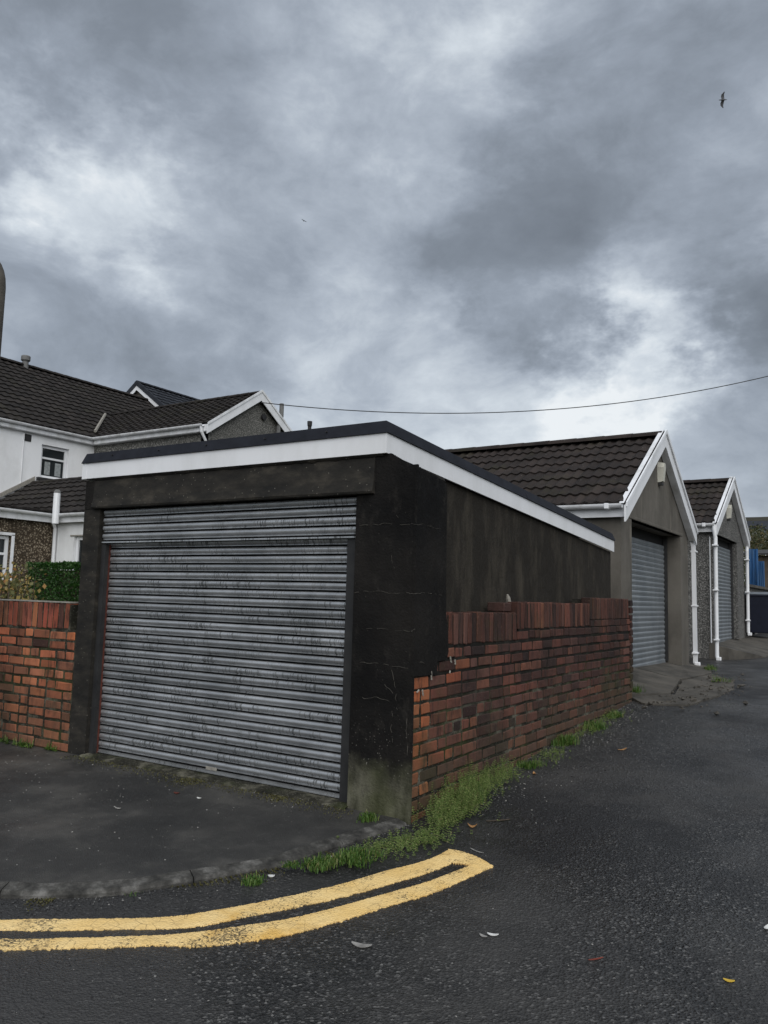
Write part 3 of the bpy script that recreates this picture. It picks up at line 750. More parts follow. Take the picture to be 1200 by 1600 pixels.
bm = B(); box(bm, (xp-.055, YSH-.010, .222), (xp+.055, YSH-.0065, .246)); obj('maker_plate', bm, 'bone', shut)
hood = obj('shutter_hood', prism(B(), [(XO0+.02, Y0+.070, 1.955), (XO0+.02, Y0+.070, 2.235), (XO1-.01, Y0+.070, 2.235), (XO1-.01, Y0+.070, 1.955)], (0, .016, 0)), 'dark', gar)  # same black backing, painted shade between the hood slats
HM = [slat_mesh(XO1-.012-XO0-.02, .068, 'galv', 10, .0016, 50+k*2.7) for k in range(3)]
z = 2.235; k = 0
while z > 1.98: inst('slat', HM[k % 3], (XO0+.02, Y0+.034, z), hood); z -= .068; k += 1
bm = B(); box(bm, (XO0+.018, Y0+.022, z-.012), (XO1-.01, Y0+.05, z-.001)); obj('hood_lip', bm, 'galv', hood)
bm = B(); box(bm, (XO0+.004, Y0+.035, .17), (XO0+.055, Y0+.10, 1.94)); obj('guide_rail', bm, 'iron', gar)
bm = B(); box(bm, (XO0+.056, Y0+.075, .18), (sx0+.015, YSH-.008, 1.94)); obj('guide_rail', bm, 'rust', gar)
bm = B(); box(bm, (sx1-.02, Y0+.045, .17), (XO1-.002, Y0+.12, 1.95)); obj('guide_rail', bm, 'iron', gar)
bm = B(); box(bm, (XO0, Y0+.17, .1), (XO1, Y0+.26, 2.2)); obj('inner_screen', bm, 'dark', gar)
# rough concrete sill under the shutter
bm = B(); n = 44; G = []
for i in range(n+1):
    x = lerp(XO0-.02, XO1+.01, i/n); f = .05+.03*fn(x, 2, 0, 2.5); zt = .192+.006*fn(x, 0, 0, 7)
    G.append([bm.verts.new(q) for q in ((x, Y0-f, pav_z(x, Y0)-.02), (x, Y0-f+.02+.012*fn(x, 5, 0, 11), zt-.01), (x, Y0+.03, zt), (x, Y0+.128, zt), (x, Y0+.128, .05))])
for a, b in zip(G, G[1:]):
    for c in range(4): bm.faces.new((a[c], a[c+1], b[c+1], b[c]))
obj('sill', bm, 'mortar', gar)
# cracks in the render, standing a little proud where lime has bled out
yf = Y0-.0045
for P in [[(556, 822), (578, 820), (605, 818), (640, 820)], [(554, 926), (585, 924), (610, 927), (632, 926), (640, 928)], [(566, 982), (600, 983), (640, 987)],
          [(562, 1035), (590, 1036), (615, 1040), (638, 1044)], [(552, 1087), (570, 1092), (585, 1089), (608, 1096)], [(601, 1069), (614, 1083), (630, 1092)],
          [(612, 1047), (618, 1075), (620, 1108)], [(613, 1110), (612, 1135), (613, 1160)], [(622, 810), (620, 805)], [(611, 868), (616, 888)], [(636, 1120), (636, 1180)], [(562, 1210),(568,1245)]]:
    bm = B(); ribbon(bm, jag([oY(a, yf) for a in P], 8, .010, P[0][0]), .0055, (0, -1, 0), .0015); obj('crack', bm, 'crack', gar)
for P in [[(641, 819), (660, 819), (686, 826)], [(641, 928), (665, 926), (690, 930)], [(655, 1035), (664, 1037), (668, 1044), (674, 1052)], [(643, 988), (648, 983)]]:
    bm = B(); ribbon(bm, jag([oX(a, X0+.0125) for a in P], 8, .010, P[0][0]), .0055, (1, 0, 0), .0015); obj('crack', bm, 'crack', gar)
# vent stack showing over the roof edge
q = oY((484, 661), 7.4); bm = B(); zr = roof_z(7.4)-.012
tube(bm, [(q.x, 7.4, zr), (q.x, 7.4, q.z-.05)], .022, 8); tube(bm, [(q.x, 7.4, q.z-.05), (q.x, 7.4, q.z-.03), (q.x, 7.4, q.z+.02)], [.020, .028, .03], 8); obj('vent_stack', bm, 'iron', gar)

# ------------------------------------------------------------------ roofs and gable garages
def tile_mesh(w, L, mat, npt=12, roll=.026, lift=.032, lip=.026, rolls=2):
    bm = B(); top0 = []; top1 = []; low = []
    for i in range(npt+1):
        x = w*i/npt; h = roll*(.5-.5*math.cos(2*math.pi*rolls*x/w))**1.4
        top0.append(bm.verts.new((x, 0, h+lift))); top1.append(bm.verts.new((x, L, h))); low.append(bm.verts.new((x, .003, h+lift-lip)))
    for i in range(npt):
        bm.faces.new((top0[i], top0[i+1], top1[i+1], top1[i])); bm.faces.new((low[i], low[i+1], top0[i+1], top0[i]))
    return me_from(bm, 'roof_tile', mat)
def tiled(parent, O, u, v, nu, nv, w, g, mat, keep, limit=300, mesh=None, jit=1., skip=None):
    """courses of tiles from the eave corner O; keep(p) says which tiles are singled out"""
    u = Vector(u).normalized(); v = Vector(v).normalized(); n = u.cross(v); rot = Matrix((u, v, n)).transposed()
    me = mesh or tile_mesh(w+.012, g+.085, mat); O = Vector(O); c = 0; rest = B()
    order = sorted(((i, j) for j in range(nv) for i in range(nu)), key=lambda t: (O+u*(t[0]*w)+v*(t[1]*g)-CAM).length)
    for i, j in order:
        p = O+u*(i*w+random.uniform(-.004, .004)*jit)+v*(j*g+random.uniform(-.006, .006)*jit)+n*random.uniform(-.002, .003)
        if skip and skip(p): continue
        r = rot @ Matrix.Rotation(random.uniform(-.008, .008)*jit, 3, 'Z') @ Matrix.Rotation(random.uniform(-.006, .006)*jit, 3, 'Y')
        if c < limit and keep(p): inst('roof_tile', me, p, parent, r); c += 1
        else:
            n0 = len(rest.verts); rest.from_mesh(me); rest.verts.ensure_lookup_table()
            bmesh.ops.transform(rest, matrix=Matrix.Translation(p) @ r.to_4x4(), verts=rest.verts[n0:])
    if len(rest.verts): obj('roof_tile', rest, mat, parent, kind='stuff')
    else: rest.free()
def ridge_tiles(parent, a, b, r, mat, L=.45):
    a, b = Vector(a), Vector(b); n = max(1, round((b-a).length/L)); d = (b-a)/n; s = d.normalized().cross(Vector((0, 0, 1)))
    for i in range(n):
        bm = B(); p0 = a+d*i; rings = []
        for t, k in ((0, 1.0), (1.04, .93)):
            rings.append([bm.verts.new(p0+d*t+s*math.cos(q*math.pi/6)*r*k*1.15+Vector((0, 0, math.sin(q*math.pi/6)*r*k*.75-.02))) for q in range(7)])
        for q in range(6): bm.faces.new((rings[0][q], rings[0][q+1], rings[1][q+1], rings[1][q]))
        bm.faces.new(rings[0]); bm.faces.new(rings[1][::-1])
        obj('ridge_tile', bm, mat, parent)
def half_gutter(parent, a, b, r, mat, name='gutter'):
    a, b = Vector(a), Vector(b); d = (b-a).normalized(); s = d.cross(Vector((0, 0, 1))); bm = B(); G = []
    for p in (a, b):
        out = [p+s*math.cos(q)*r+Vector((0, 0, math.sin(q)*r)) for q in [math.pi+math.pi*k/8 for k in range(9)]]
        inn = [p+s*math.cos(q)*r*.86+Vector((0, 0, math.sin(q)*r*.86+.0)) for q in [math.pi+math.pi*k/8 for k in range(9)]][::-1]
        G.append([bm.verts.new(q) for q in out+inn])
    n = len(G[0])
    for c in range(n): bm.faces.new((G[0][c], G[0][(c+1) % n], G[1][(c+1) % n], G[1][c]))
    bm.faces.new(G[0]); bm.faces.new(G[1][::-1]); return obj(name, bm, mat, parent)
def downpipe(parent, pts, r, mat, clips, square=False, axis_n=(1, 0, 0)):
    bm = B(); tube(bm, pts, r*(1.25 if square else 1), 4 if square else 10); p = obj('downpipe', bm, mat, parent, smooth=False)
    x, y = pts[-2][0], pts[-2][1]
    for z in clips:
        bm = B(); box(bm, (x-r*1.3, y-r*1.9, z-.014), (x+r*1.35, y+r*1.9, z+.014)); bev(bm, .004); obj('pipe_clip', bm, mat, p)
    bm = B(); e = Vector(pts[-1]); box(bm, e+Vector((-r*1.2, -r*1.2, .0)), e+Vector((r*1.25, r*1.25, .07))); bev(bm, .01); obj('pipe_shoe', bm, mat, p)
    return p

def gable_garage(label, XG, y0, y1, ze, za, zbase, dy0, dy1, zl, zd, matw, depth, rec, ovh, plinth=None, group='gabled garages along the lane'):
    yc = (y0+y1)/2
    g = thing('gable_garage', label, 'garage', (XG-depth/2, yc, zbase), group)
    c = (yc-y0+ovh); run = c; rise = za-ze; slope = math.atan2(rise, run)
    zw0 = ze+.02
    zr = lambda y: za-.10-abs(y-yc)*math.tan(slope)      # underside of the tiles
    # front wall: two piers and the gable over the lintel
    bm = B(); box(bm, (XG, y0, zbase-.3), (XG-rec-.02, dy0, zl)); obj('left_pier', bm, matw, g)
    bm = B(); box(bm, (XG, dy1, zbase-.3), (XG-rec-.02, y1, zl)); obj('right_pier', bm, matw, g)
    bm = B(); prism(bm, [(XG, y0, zl), (XG, y1, zl), (XG, y1, zr(y1)), (XG, yc, zr(yc)), (XG, y0, zr(y0))], (-rec-.02, 0, 0)); obj('gable', bm, matw, g)
    bm = B(); box(bm, (XG+.012, dy0-.12, zl-.0), (XG-.10, dy1+.12, zl+.045)); bev(bm, .008); obj('lintel_edge', bm, matw, g)
    bm = B(); prism(bm, [(XG-rec-.02, y0, zbase-.3), (XG-depth, y0, zbase-.3), (XG-depth, y0, zr(y0)), (XG-rec-.02, y0, zr(y0))], (0, .2, 0)); obj('side_wall', bm, matw, g)
    bm = B(); prism(bm, [(XG-rec-.02, y1, zbase-.3), (XG-depth, y1, zbase-.3), (XG-depth, y1, zr(y1)), (XG-rec-.02, y1, zr(y1))], (0, -.2, 0)); obj('side_wall', bm, matw, g)
    bm = B(); prism(bm, [(XG-depth, y0+.2, zbase-.3), (XG-depth, y1-.2, zbase-.3), (XG-depth, y1-.2, zr(y1-.2)), (XG-depth, yc, zr(yc)), (XG-depth, y0+.2, zr(y0+.2))], (.2, 0, 0)); obj('rear_wall', bm, matw, g)
    if plinth:
        bm = B(); box(bm, (XG+.02, y0-.02, zbase-.3), (XG-rec+.05, dy0+.0, zbase+plinth)); obj('plinth', bm, 'brender', g)
        bm = B(); box(bm, (XG+.02, dy1-.0, zbase-.3), (XG-rec+.05, y1+.02, zbase+plinth)); obj('plinth', bm, 'brender', g)
    # roller door
    xd = XG-rec
    d = obj('shutter', prism(B(), [(xd-.02, dy0-.05, zd-.1), (xd-.02, dy1+.05, zd-.1), (xd-.02, dy1+.05, zl+.1), (xd-.02, dy0-.05, zl+.1)], (-.03, 0, 0)), 'dark', g)
    bm = B(); w = dy1-dy0-.04; h = .077; G = []
    for y in (0, w): G.append([bm.verts.new((q, y, -t*h)) for t, q in ((0, -.004), (.08, .004), (.3, .012), (.55, .010), (.8, .002), (.9, .0015), (1, -.006))])
    for c_ in range(6): bm.faces.new((G[0][c_], G[0][c_+1], G[1][c_+1], G[1][c_]))
    sm = me_from(bm, 'slat', 'gsteel'); z = zl-.16
    while z > zd+.03: inst('slat', sm, (xd, dy0+.02, z), d); z -= h
    bm = B(); box(bm, (xd-.012, dy0+.02, zd+.004), (xd+.012, dy1-.02, z-.002)); obj('bottom_rail', bm, 'gsteel', d)
    bm = B(); box(bm, (xd-.01, dy1-.06, zd), (xd+.05, dy1-.002, zl-.02)); obj('guide_rail', bm, 'iron', d)
    bm = B(); box(bm, (xd-.01, dy0+.002, zd), (xd+.05, dy0+.03, zl-.02)); obj('guide_rail', bm, 'iron', d)
    # roof
    wv, gv = .30, .325; co, si = math.cos(slope), math.sin(slope); L = math.hypot(run, rise); nv = max(1, round(L/gv)); gv = L/nv
    nu = int((depth+.12)/wv); xe = XG+.10; xs_ = xe-nu*wv
    k = bpy.context.scene
    def seen(p): return p.x > XG-6.1
    tiled(g, (xs_, yc-run, ze), (1, 0, 0), (0, co, si), nu, nv, wv, gv, 'tile', seen, 290)
    tiled(g, (xe, yc+run, ze), (-1, 0, 0), (0, -co, si), nu, nv, wv, gv, 'tile', lambda p: False)
    bm = B()
    for sgn in (-1, 1): prism(bm, [(xs_, yc+sgn*(run-.03), ze-.03), (xs_, yc, za-.035), (xs_, yc, za-.06), (xs_, yc+sgn*(run-.03), ze-.05)], (xe-xs_-.04, 0, 0))
    obj('roof_underlay', bm, 'felt', g)
    ridge_tiles(g, (xe-.02, yc, za+.045), (xs_, yc, za+.045), .11, 'tile')
    # barge boards with a dry-verge strip
    for sgn in (-1, 1):
        e = Vector((xe-.005, yc+sgn*(run+.05), ze-.03)); a = Vector((xe-.005, yc, za+.045+.03))
        bm = B(); dn = Vector((0, 0, -.21)); t = (a-e)
        prism(bm, [e+Vector((0, 0, .0)), a, a+dn, e+t*.04+dn, e+Vector((0, 0, -.20))], (.022, 0, 0)); b = obj('barge_board', bm, 'white', g)
        bm = B(); upv = Vector((0, 0, .05)); prism(bm, [e+Vector((.023, 0, -.008)), a+Vector((.023, 0, -.008)), a+upv+Vector((.023, 0, 0)), e+upv+Vector((.023, 0, 0))], (.022, 0, 0)); obj('verge_strip', bm, 'oldwhite', b)
        bm = B(); prism(bm, [e+Vector((-.001, 0, .035)), a+Vector((-.001, 0, .045)), a+Vector((-.001, 0, .055)), e+Vector((-.001, 0, .045))], (-.06, 0, 0)); obj('verge_cap', bm, 'oldwhite', b)
        # soffit return between board and wall
        bm = B(); prism(bm, [e+t*.06+Vector((-.002, 0, -.215)), a+Vector((-.002, 0, -.215)), a+Vector((-.002, 0, -.20)), e+t*.06+Vector((-.002, 0, -.20))], (-.085, 0, 0)); obj('soffit', bm, 'oldwhite', g)
    # eaves gutters, fascia, brackets
    for sgn in (-1, 1):
        ye = yc+sgn*(run+.045); 
        half_gutter(g, (xe-.03, ye, ze+.0), (xs_, ye, ze+.0), .057, 'oldwhite')
        bm = B(); box(bm, (xe-.03, yc+sgn*(run-.055), ze-.16), (xs_, yc+sgn*(run-.03), ze-.0)); obj('fascia_board', bm, 'oldwhite', g)
        for q in range(4):
            bm = B(); x = xe-.22-q*1.1; box(bm, (x-.03, ye-.062, ze-.066), (x+.03, ye+.062, ze+.006)); bev(bm, .006); obj('gutter_bracket', bm, 'oldwhite', g)
    return g, yc, run, xe

XG = -2.95
g2, yc2, run2, xe2 = gable_garage('brown rendered gabled garage with tiled roof next to the brick wall end', XG, 10.35, 14.35, 2.82, 4.07, .60, 10.86, 13.80, 2.69, .64, 'brender', 8.0, .26, .13)
g3, yc3, run3, xe3 = gable_garage('grey pebbledashed gabled garage, the farther one beside the blue sheeting', XG, 16.62, 20.45, 3.15, 4.23, .62, 16.80, oX((1152, 900), XG).y, 2.98, .82, 'dashgrey', 6.5, .14, .13, plinth=.22)
# their downpipes and bell boxes
def bell(g, px, X, s):
    c = oX(px, X); bm = B()
    P = [(-.5, -.9), (-.62, .5), (-.3, .95), (.3, .95), (.62, .5), (.5, -.9)]
    a = [bm.verts.new((X, c.y+y*.13*s, c.z+z*.17*s)) for y, z in P]; b = [bm.verts.new((X+.075*s+(.02 if z > 0 else 0), c.y+y*.10*s, c.z+z*.15*s)) for y, z in P]
    bm.faces.new(a); bm.faces.new(b[::-1])
    for i in range(6): bm.faces.new((a[i], b[i], b[(i+1) % 6], a[(i+1) % 6]))
    o = obj('alarm_box', bm, 'alarm', g)
    bm = B(); box(bm, (X+.01, c.y-.05*s, c.z-.19*s), (X+.06, c.y+.05*s, c.z-.153*s)); obj('alarm_foot', bm, 'iron', o)
bell(g2, (1029, 739), XG, 1.0); bell(g3, (1136, 800), XG, 1.0)
xr = XG+.06
downpipe(g2, [(xr-.02, yc2+run2+.03, 2.80), (xr-.02, yc2+run2+.03, 2.66), (xr, 14.52, 2.56), (xr, 14.56, .60), (xr+.03, 14.56, .53)], .036, 'white', (2.48, 1.55, .75), True)
downpipe(g3, [(xr-.0, yc3-run3-.04, 3.12), (xr-.0, yc3-run3-.04, 3.02), (xr+.02, 16.47, 2.86), (xr+.02, 16.42, .60), (xr+.05, 16.42, .53)], .036, 'white', (2.72, 1.86, .92))
downpipe(g3, [(xr-.0, yc3+run3+.04, 3.12), (xr-.0, yc3+run3+.0, 3.02), (xr+.02, 20.42, 2.86), (xr+.02, 20.36, .98), (xr+.05, 20.36, .90)], .036, 'white', (2.65, 1.9, 1.25))
bm = B(); tube(bm, [(XG-.05, 16.60, 2.9), (XG-.05, 16.60, .85)], .012, 6); obj('cable', bm, 'oldwhite', g3)

# concrete aprons in front of the doors
ap = B(); box(ap, (-3.9, 9.62, .05), (XG-.0, 16.6, .36)); 
apron = obj('door_apron', ap, 'slabc', kind='structure')
def slab(pts, zs, th, parent, seed):
    """broken slab: outline pts (x,y), top heights zs"""
    bm = B(); P = []
    n = len(pts)
    for i in range(n):
        a, b = pts[i], pts[(i+1) % n]
        for k in range(6):
            t = k/6; x = lerp(a[0], b[0], t)+.025*fn(i+t*5, seed, 0, 1.9); y = lerp(a[1], b[1], t)+.04*fn(i+t*5, seed, 7, 1.9); P.append((x, y, lerp(zs[i], zs[(i+1) % n], t)+.010*fn(x, y, seed, 3)))
    cx = sum(p[0] for p in P)/len(P); cy = sum(p[1] for p in P)/len(P); cz = sum(p[2] for p in P)/len(P)
    top = [bm.verts.new(p) for p in P]; bot = [bm.verts.new((p[0], p[1], p[2]-th)) for p in P]
    mid = [bm.verts.new((lerp(cx, p[0], .55), lerp(cy, p[1], .55), lerp(cz, p[2], .55)+.012*fn(p[0], p[1], seed, 4))) for p in P]; ce = bm.verts.new((cx, cy, cz))
    m = len(P)
    for i in range(m):
        j = (i+1) % m; bm.faces.new((top[i], top[j], bot[j], bot[i])); bm.faces.new((top[i], mid[i], mid[j], top[j])); bm.faces.new((mid[i], ce, mid[j]))
    return obj('concrete_slab', bm, 'slabc', parent)
e2 = [hit(a) for a in ((1000, 1092), (1045, 1108), (1088, 1092), (1125, 1086), (1142, 1074), (1128, 1060))]
slab([(-3.25, 9.64), (X0-.06, 9.64), (-2.32, 10.2), (-2.5, 11.6), (-3.25, 11.9)], [.62, .50, .49, .545, .65], .2, apron, 1)
slab([(-3.25, 11.93), (-2.5, 11.63), (-2.40, 13.2), (-2.68, 14.7), (-3.0, 14.75), (-3.25, 13.9)], [.65, .545, .535, .53, .56, .62], .2, apron, 2)
slab([(X0-.05, 9.66), (-2.42, 9.4), (-1.98, 9.55), (-1.86, 10.5), (-2.30, 10.18)], [.47, .44, .45, .475, .485], .12, apron, 3)
slab([(-2.27, 10.2), (-1.84, 10.54), (-1.80, 11.5), (-2.0, 12.6), (-2.38, 13.2), (-2.47, 11.6)], [.48, .47, .485, .5, .525, .535], .12, apron, 4)
slab([(-3.25, 16.65), (-2.7, 16.62), (-2.15, 17.4), (-2.10, 19.2), (-3.25, 19.3)], [.83, .76, .60, .66, .86], .3, apron, 5)
slab([(-3.25, 19.33), (-2.10, 19.22), (-2.2, 21.2), (-3.0, 21.2)], [.86, .66, .82, .9], .3, apron, 6)

# strip of grey wall between the garages and the alley end
al = thing('boundary_wall', 'low grey rendered wall with a concrete coping behind the wheelie bin', 'wall', (-2.9, 23.5, .9))
pA = oX((1166, 914), -2.98)
bm = B(); box(bm, (-3.15, 20.7, .6), (-2.98, 26, pA.z-.05)); obj('wall', bm, 'dashgrey', al)
bm = B(); box(bm, (-3.2, 20.7, pA.z-.045), (-2.90, 26, pA.z+.02)); obj('coping', bm, 'slabc', al)
# wheelie bin
bp = Vector((-2.50, 21.75, road_z(-2.5, 21.75)+.02))
bp = oZ((1186, 993), .0); 
def binp():
    y = 20.9; p = oY((1190, 993), y); return p
bp = binp(); zb_ = bp.z
wb = thing('wheelie_bin', 'navy wheelie bin with a pale lid at the far end of the lane', 'bin', tuple(bp))
bm = B(); W0, W1, D0, D1, HB = .21, .285, .25, .34, .95
a = [bm.verts.new(bp+Vector(q)) for q in ((-W0, -D0, .06), (W0, -D0, .06), (W0, D0, .06), (-W0, D0, .06))]; b = [bm.verts.new(bp+Vector(q)) for q in ((-W1, -D1, HB), (W1, -D1, HB), (W1, D1, HB), (-W1, D1, HB))]
bm.faces.new(a[::-1]); bm.faces.new(b)
for i in range(4): bm.faces.new((a[i], a[(i+1) % 4], b[(i+1) % 4], b[i]))
bev(bm, .02, 2); obj('body', bm, 'bin', wb)
bm = B(); box(bm, bp+Vector((-W1-.02, -D1-.02, HB-.04)), bp+Vector((W1+.02, D1+.02, HB+.005))); bev(bm, .012); obj('rim', bm, 'bin', wb)
bm = B(); prism(bm, [bp+Vector(q) for q in ((-W1-.03, -D1-.03, HB+.008), (-W1-.03, D1+.03, HB+.008), (-W1-.03, D1-.05, HB+.075), (-W1-.03, -D1+.10, HB+.06))], (2*W1+.06, 0, 0)); bev(bm, .012); obj('lid', bm, 'lid', wb)
bm = B(); tube(bm, [bp+Vector((-W1-.05, -D1+.03, HB+.0)), bp+Vector((-W1-.05, D1-.1, HB+.0))], .028, 8); obj('handle', bm, 'bin', wb)
for s in (-1, 1):
    bm = B(); tube(bm, [bp+Vector((s*W0-.03, D0-.02, .10)), bp+Vector((s*W0+.03, D0-.02, .10))], .10, 14); obj('wheel', bm, 'iron', wb)
# blue corrugated sheets, dark shed behind
for k, (px0, px1, pt, pb, Y, lab) in enumerate([((1165), 1184, 858, 960, 24.5, 'taller streaked blue steel sheet of the fence behind the low wall'), (1184, 1194, 877, 960, 24.2, 'shorter blue steel sheet to the right of the taller one')]):
    a = oY((px0, pt), Y); c = oY((px1, pt), Y); zb = oY((px0, pb), Y).z-.8
    t = thing('blue_sheet', lab, 'metal sheet', (a.x, Y, zb), 'blue steel sheets')
    n = 14; bm = B(); G = []
    for i in range(n+1):
        x = lerp(a.x, c.x, i/n); d = .02*(1 if (i//2) % 2 else -1); G.append((bm.verts.new((x, Y+d, zb)), bm.verts.new((x, Y+d, a.z)), bm.verts.new((x, Y+d+.01, a.z)), bm.verts.new((x, Y+d+.01, zb))))
    for u, v in zip(G, G[1:]):
        for q in range(4): bm.faces.new((u[q], u[(q+1) % 4], v[(q+1) % 4], v[q]))
    obj('sheet', bm, 'blue', t)
    bm = B(); box(bm, (lerp(a.x, c.x, .1), Y+.06, zb), (lerp(a.x, c.x, .1)+.07, Y+.13, a.z-.1)); obj('post', bm, 'wood', t)
q0 = oY((1166, 866), 27.5); q1 = oY((1215, 862), 27.5)
sh = thing('garden_shed', 'dark brown timber shed behind the blue sheets', 'shed', (q0.x+1.2, 28.5, 1.1))
for i in range(14):
    bm = B(); x = q0.x+i*.16; box(bm, (x, 27.5, .9), (x+.15, 27.53, q0.z-.05)); obj('board', bm, 'wood', sh)
bm = B(); box(bm, (q0.x, 27.54, .9), (q0.x+2.24, 30, q0.z-.06)); obj('wall', bm, 'wood', sh)
bm = B(); prism(bm, [(q0.x-.15, 27.3, q0.z-.04), (q0.x+2.4, 27.3, q0.z-.02), (q0.x+2.4, 30.1, q0.z+.25), (q0.x-.15, 30.1, q0.z+.25)], (0, 0, .06)); obj('roof', bm, 'felt', sh)

# ------------------------------------------------------------------ houses on the left
K_ = 1.35                                   # measured at 20 m, stood at 27 m
def sc(p): return CAM + (Vector(p)-CAM)*K_
C = oD((148, 690), 20*K_); XW, YEX, ZEV = C.x, C.y, C.z+.06     # corner of the two eaves
hz = 1.15
def pane_window(parent, o, u, n, w, h, label=None, transom=.38, curtain=False, frame=.085, deep=.10, mat='white'):
    """window lying on a wall: o lower-left corner, u to the right, n outward; sits in a shallow recess frame"""
    o, u, n = Vector(o), Vector(u), Vector(n); zv = Vector((0, 0, 1))
    def bar(bm, a0, a1, z0, z1, d0, d1):
        prism(bm, [o+u*a0+zv*z0+n*d1, o+u*a1+zv*z0+n*d1, o+u*a1+zv*z1+n*d1, o+u*a0+zv*z1+n*d1], n*(d0-d1))
    bm = B(); bar(bm, 0, w, 0, frame, -.02, .05); bar(bm, 0, w, h-frame, h, -.02, .05); bar(bm, 0, frame, frame, h-frame, -.02, .05); bar(bm, w-frame, w, frame, h-frame, -.02, .05)
    f = obj('window', bm, mat, parent)
    if transom: bm = B(); bar(bm, frame, w-frame, h*(1-transom)-.03, h*(1-transom)+.03, -.018, .045); obj('transom', bm, mat, f)
    bm = B(); bar(bm, frame, w-frame, frame, h-frame, -.015, .012); obj('pane', bm, 'glass', f)
    if curtain:
        for t0, t1 in ((.22, .42), (.60, .82)):
            bm = B(); bar(bm, w*t0, w*t1, h*.12, h*.52, .013, .016); obj('net_curtain', bm, 'curtain', f)
    return f
# main terrace block: ridge along Y
mh = thing('terrace_house', 'white rendered two storey house with brown tiled roof at the left', 'house', (XW-4, YEX-4, hz))
RISE, RUN = 2.97, 4.12
YA, YZ = YEX-9.5, YEX+6.0
# wall with a real opening for the first-floor window
wTL, wTR, wBL, wBR = (oX(a, XW) for a in ((66, 694), (105, 702), (63, 745), (103, 750)))
wy0, wy1, wz0, wz1 = wBL.y-.02, wBR.y+.05, wBL.z-.02, wTL.z+.0
bm = B()
for a in ((YA, wy0, hz-1, ZEV), (wy1, YZ, hz-1, ZEV), (wy0, wy1, hz-1, wz0), (wy0, wy1, wz1, ZEV)): box(bm, (XW, a[0], a[2]), (XW-.3, a[1], a[3]))
obj('wall', bm, 'wrender', mh)
f = pane_window(mh, (XW-.14, wy0+.01, wz0+.01), (0, 1, 0), (1, 0, 0), wy1-wy0-.02, wz1-wz0-.02, curtain=True)
bm = B(); box(bm, (XW+.10, wy0-.12, wz0-.09), (XW-.13, wy1+.10, wz0-.002)); obj('window_sill', bm, 'iron', mh)
bm = B(); box(bm, (XW-.3, YA, hz-1), (XW-2*RUN+.5, YZ, ZEV-.02)); obj('rear_block', bm, 'wrender', mh)
sl = math.atan2(RISE, RUN); co, si = math.cos(sl), math.sin(sl); L = math.hypot(RISE, RUN); nv = 15; gv = L/nv; xe = XW+.18; ze = ZEV+.02
def inframe(p):
    d = p-CAM; w = d.dot(FW); return -30 < 600+F*d.dot(RT)/w < 260
tiled(mh, (xe, YA, ze), (0, 1, 0), (-co, 0, si), int((YZ-YA)/.30), nv, .30, gv, 'tile2', inframe, 290, mesh=tile_mesh(.312, gv+.07, 'tile2', 8, .030, .05, .05, 1))
bm = B(); prism(bm, [(xe-.06, YA, ze-.06), (XW-RUN, YA, ze+RISE-.04), (XW-2*RUN, YA, ze-.06)], (0, YZ-YA, 0)); obj('roof_underlay', bm, 'felt', mh)
bm = B(); prism(bm, [(XW-RUN+.1, YA, ze+RISE+.05), (XW-RUN, YA, ze+RISE+.09), (XW-2*RUN-.1, YA, ze+.02), (XW-2*RUN-.1, YA, ze-.05)], (0, YZ-YA, 0)); obj('rear_roof_slope', bm, 'tile2', mh)
ridge_tiles(mh, (XW-RUN+.16, YA, ze+RISE+.05), (XW-RUN+.16, YZ, ze+RISE+.05), .14, 'tile2')
half_gutter(mh, (XW+.22, YA, ZEV+.0), (XW+.22, YEX+.0, ZEV+.0), .075, 'oldwhite')
bm = B(); box(bm, (XW+.135, YA, ZEV-.20), (XW+.155, YEX, ZEV)); obj('fascia_board', bm, 'oldwhite', mh)
bm = B(); box(bm, (XW, YA, ZEV-.215), (XW+.134, YEX, ZEV-.195)); obj('soffit', bm, 'oldwhite', mh)
v = oX((43, 684), XW); bm = B(); box(bm, (XW+.002, v.y-.12, v.z-.11), (XW+.02, v.y+.12, v.z+.11)); obj('air_vent', bm, 'iron', mh)
a, b = oX((38, 676), XW+.02), oX((28, 770), XW+.02); bm = B(); tube(bm, [(XW+.02, a.y, a.z), (XW+.02, a.y, b.z)], .018, 6); obj('cable', bm, 'oldwhite', mh)
# flue on the ridge
rz = oX((39, 577), XW-RUN+.25); bm = B(); tube(bm, [rz+Vector((0, 0, -.25)), rz+Vector((0, 0, .12)), rz+Vector((0, 0, .30))], [.13, .11, .11], 10); fl = obj('ridge_flue', bm, 'pot', mh)
bm = B(); tube(bm, [rz+Vector((0, 0, .30)), rz+Vector((0, 0, .33)), rz+Vector((0, 0, .47)), rz+Vector((0, 0, .50))], [.13, .165, .165, .14], 10); obj('flue_cap', bm, 'pot', fl)
bm = B(); prism(bm, [rz+Vector((.05, -.3, -.16)), rz+Vector((.4, -.3, -.38)), rz+Vector((.4, .3, -.38)), rz+Vector((.05, .3, -.16))], (0, 0, .05)); obj('lead_flashing', bm, 'pot', fl)

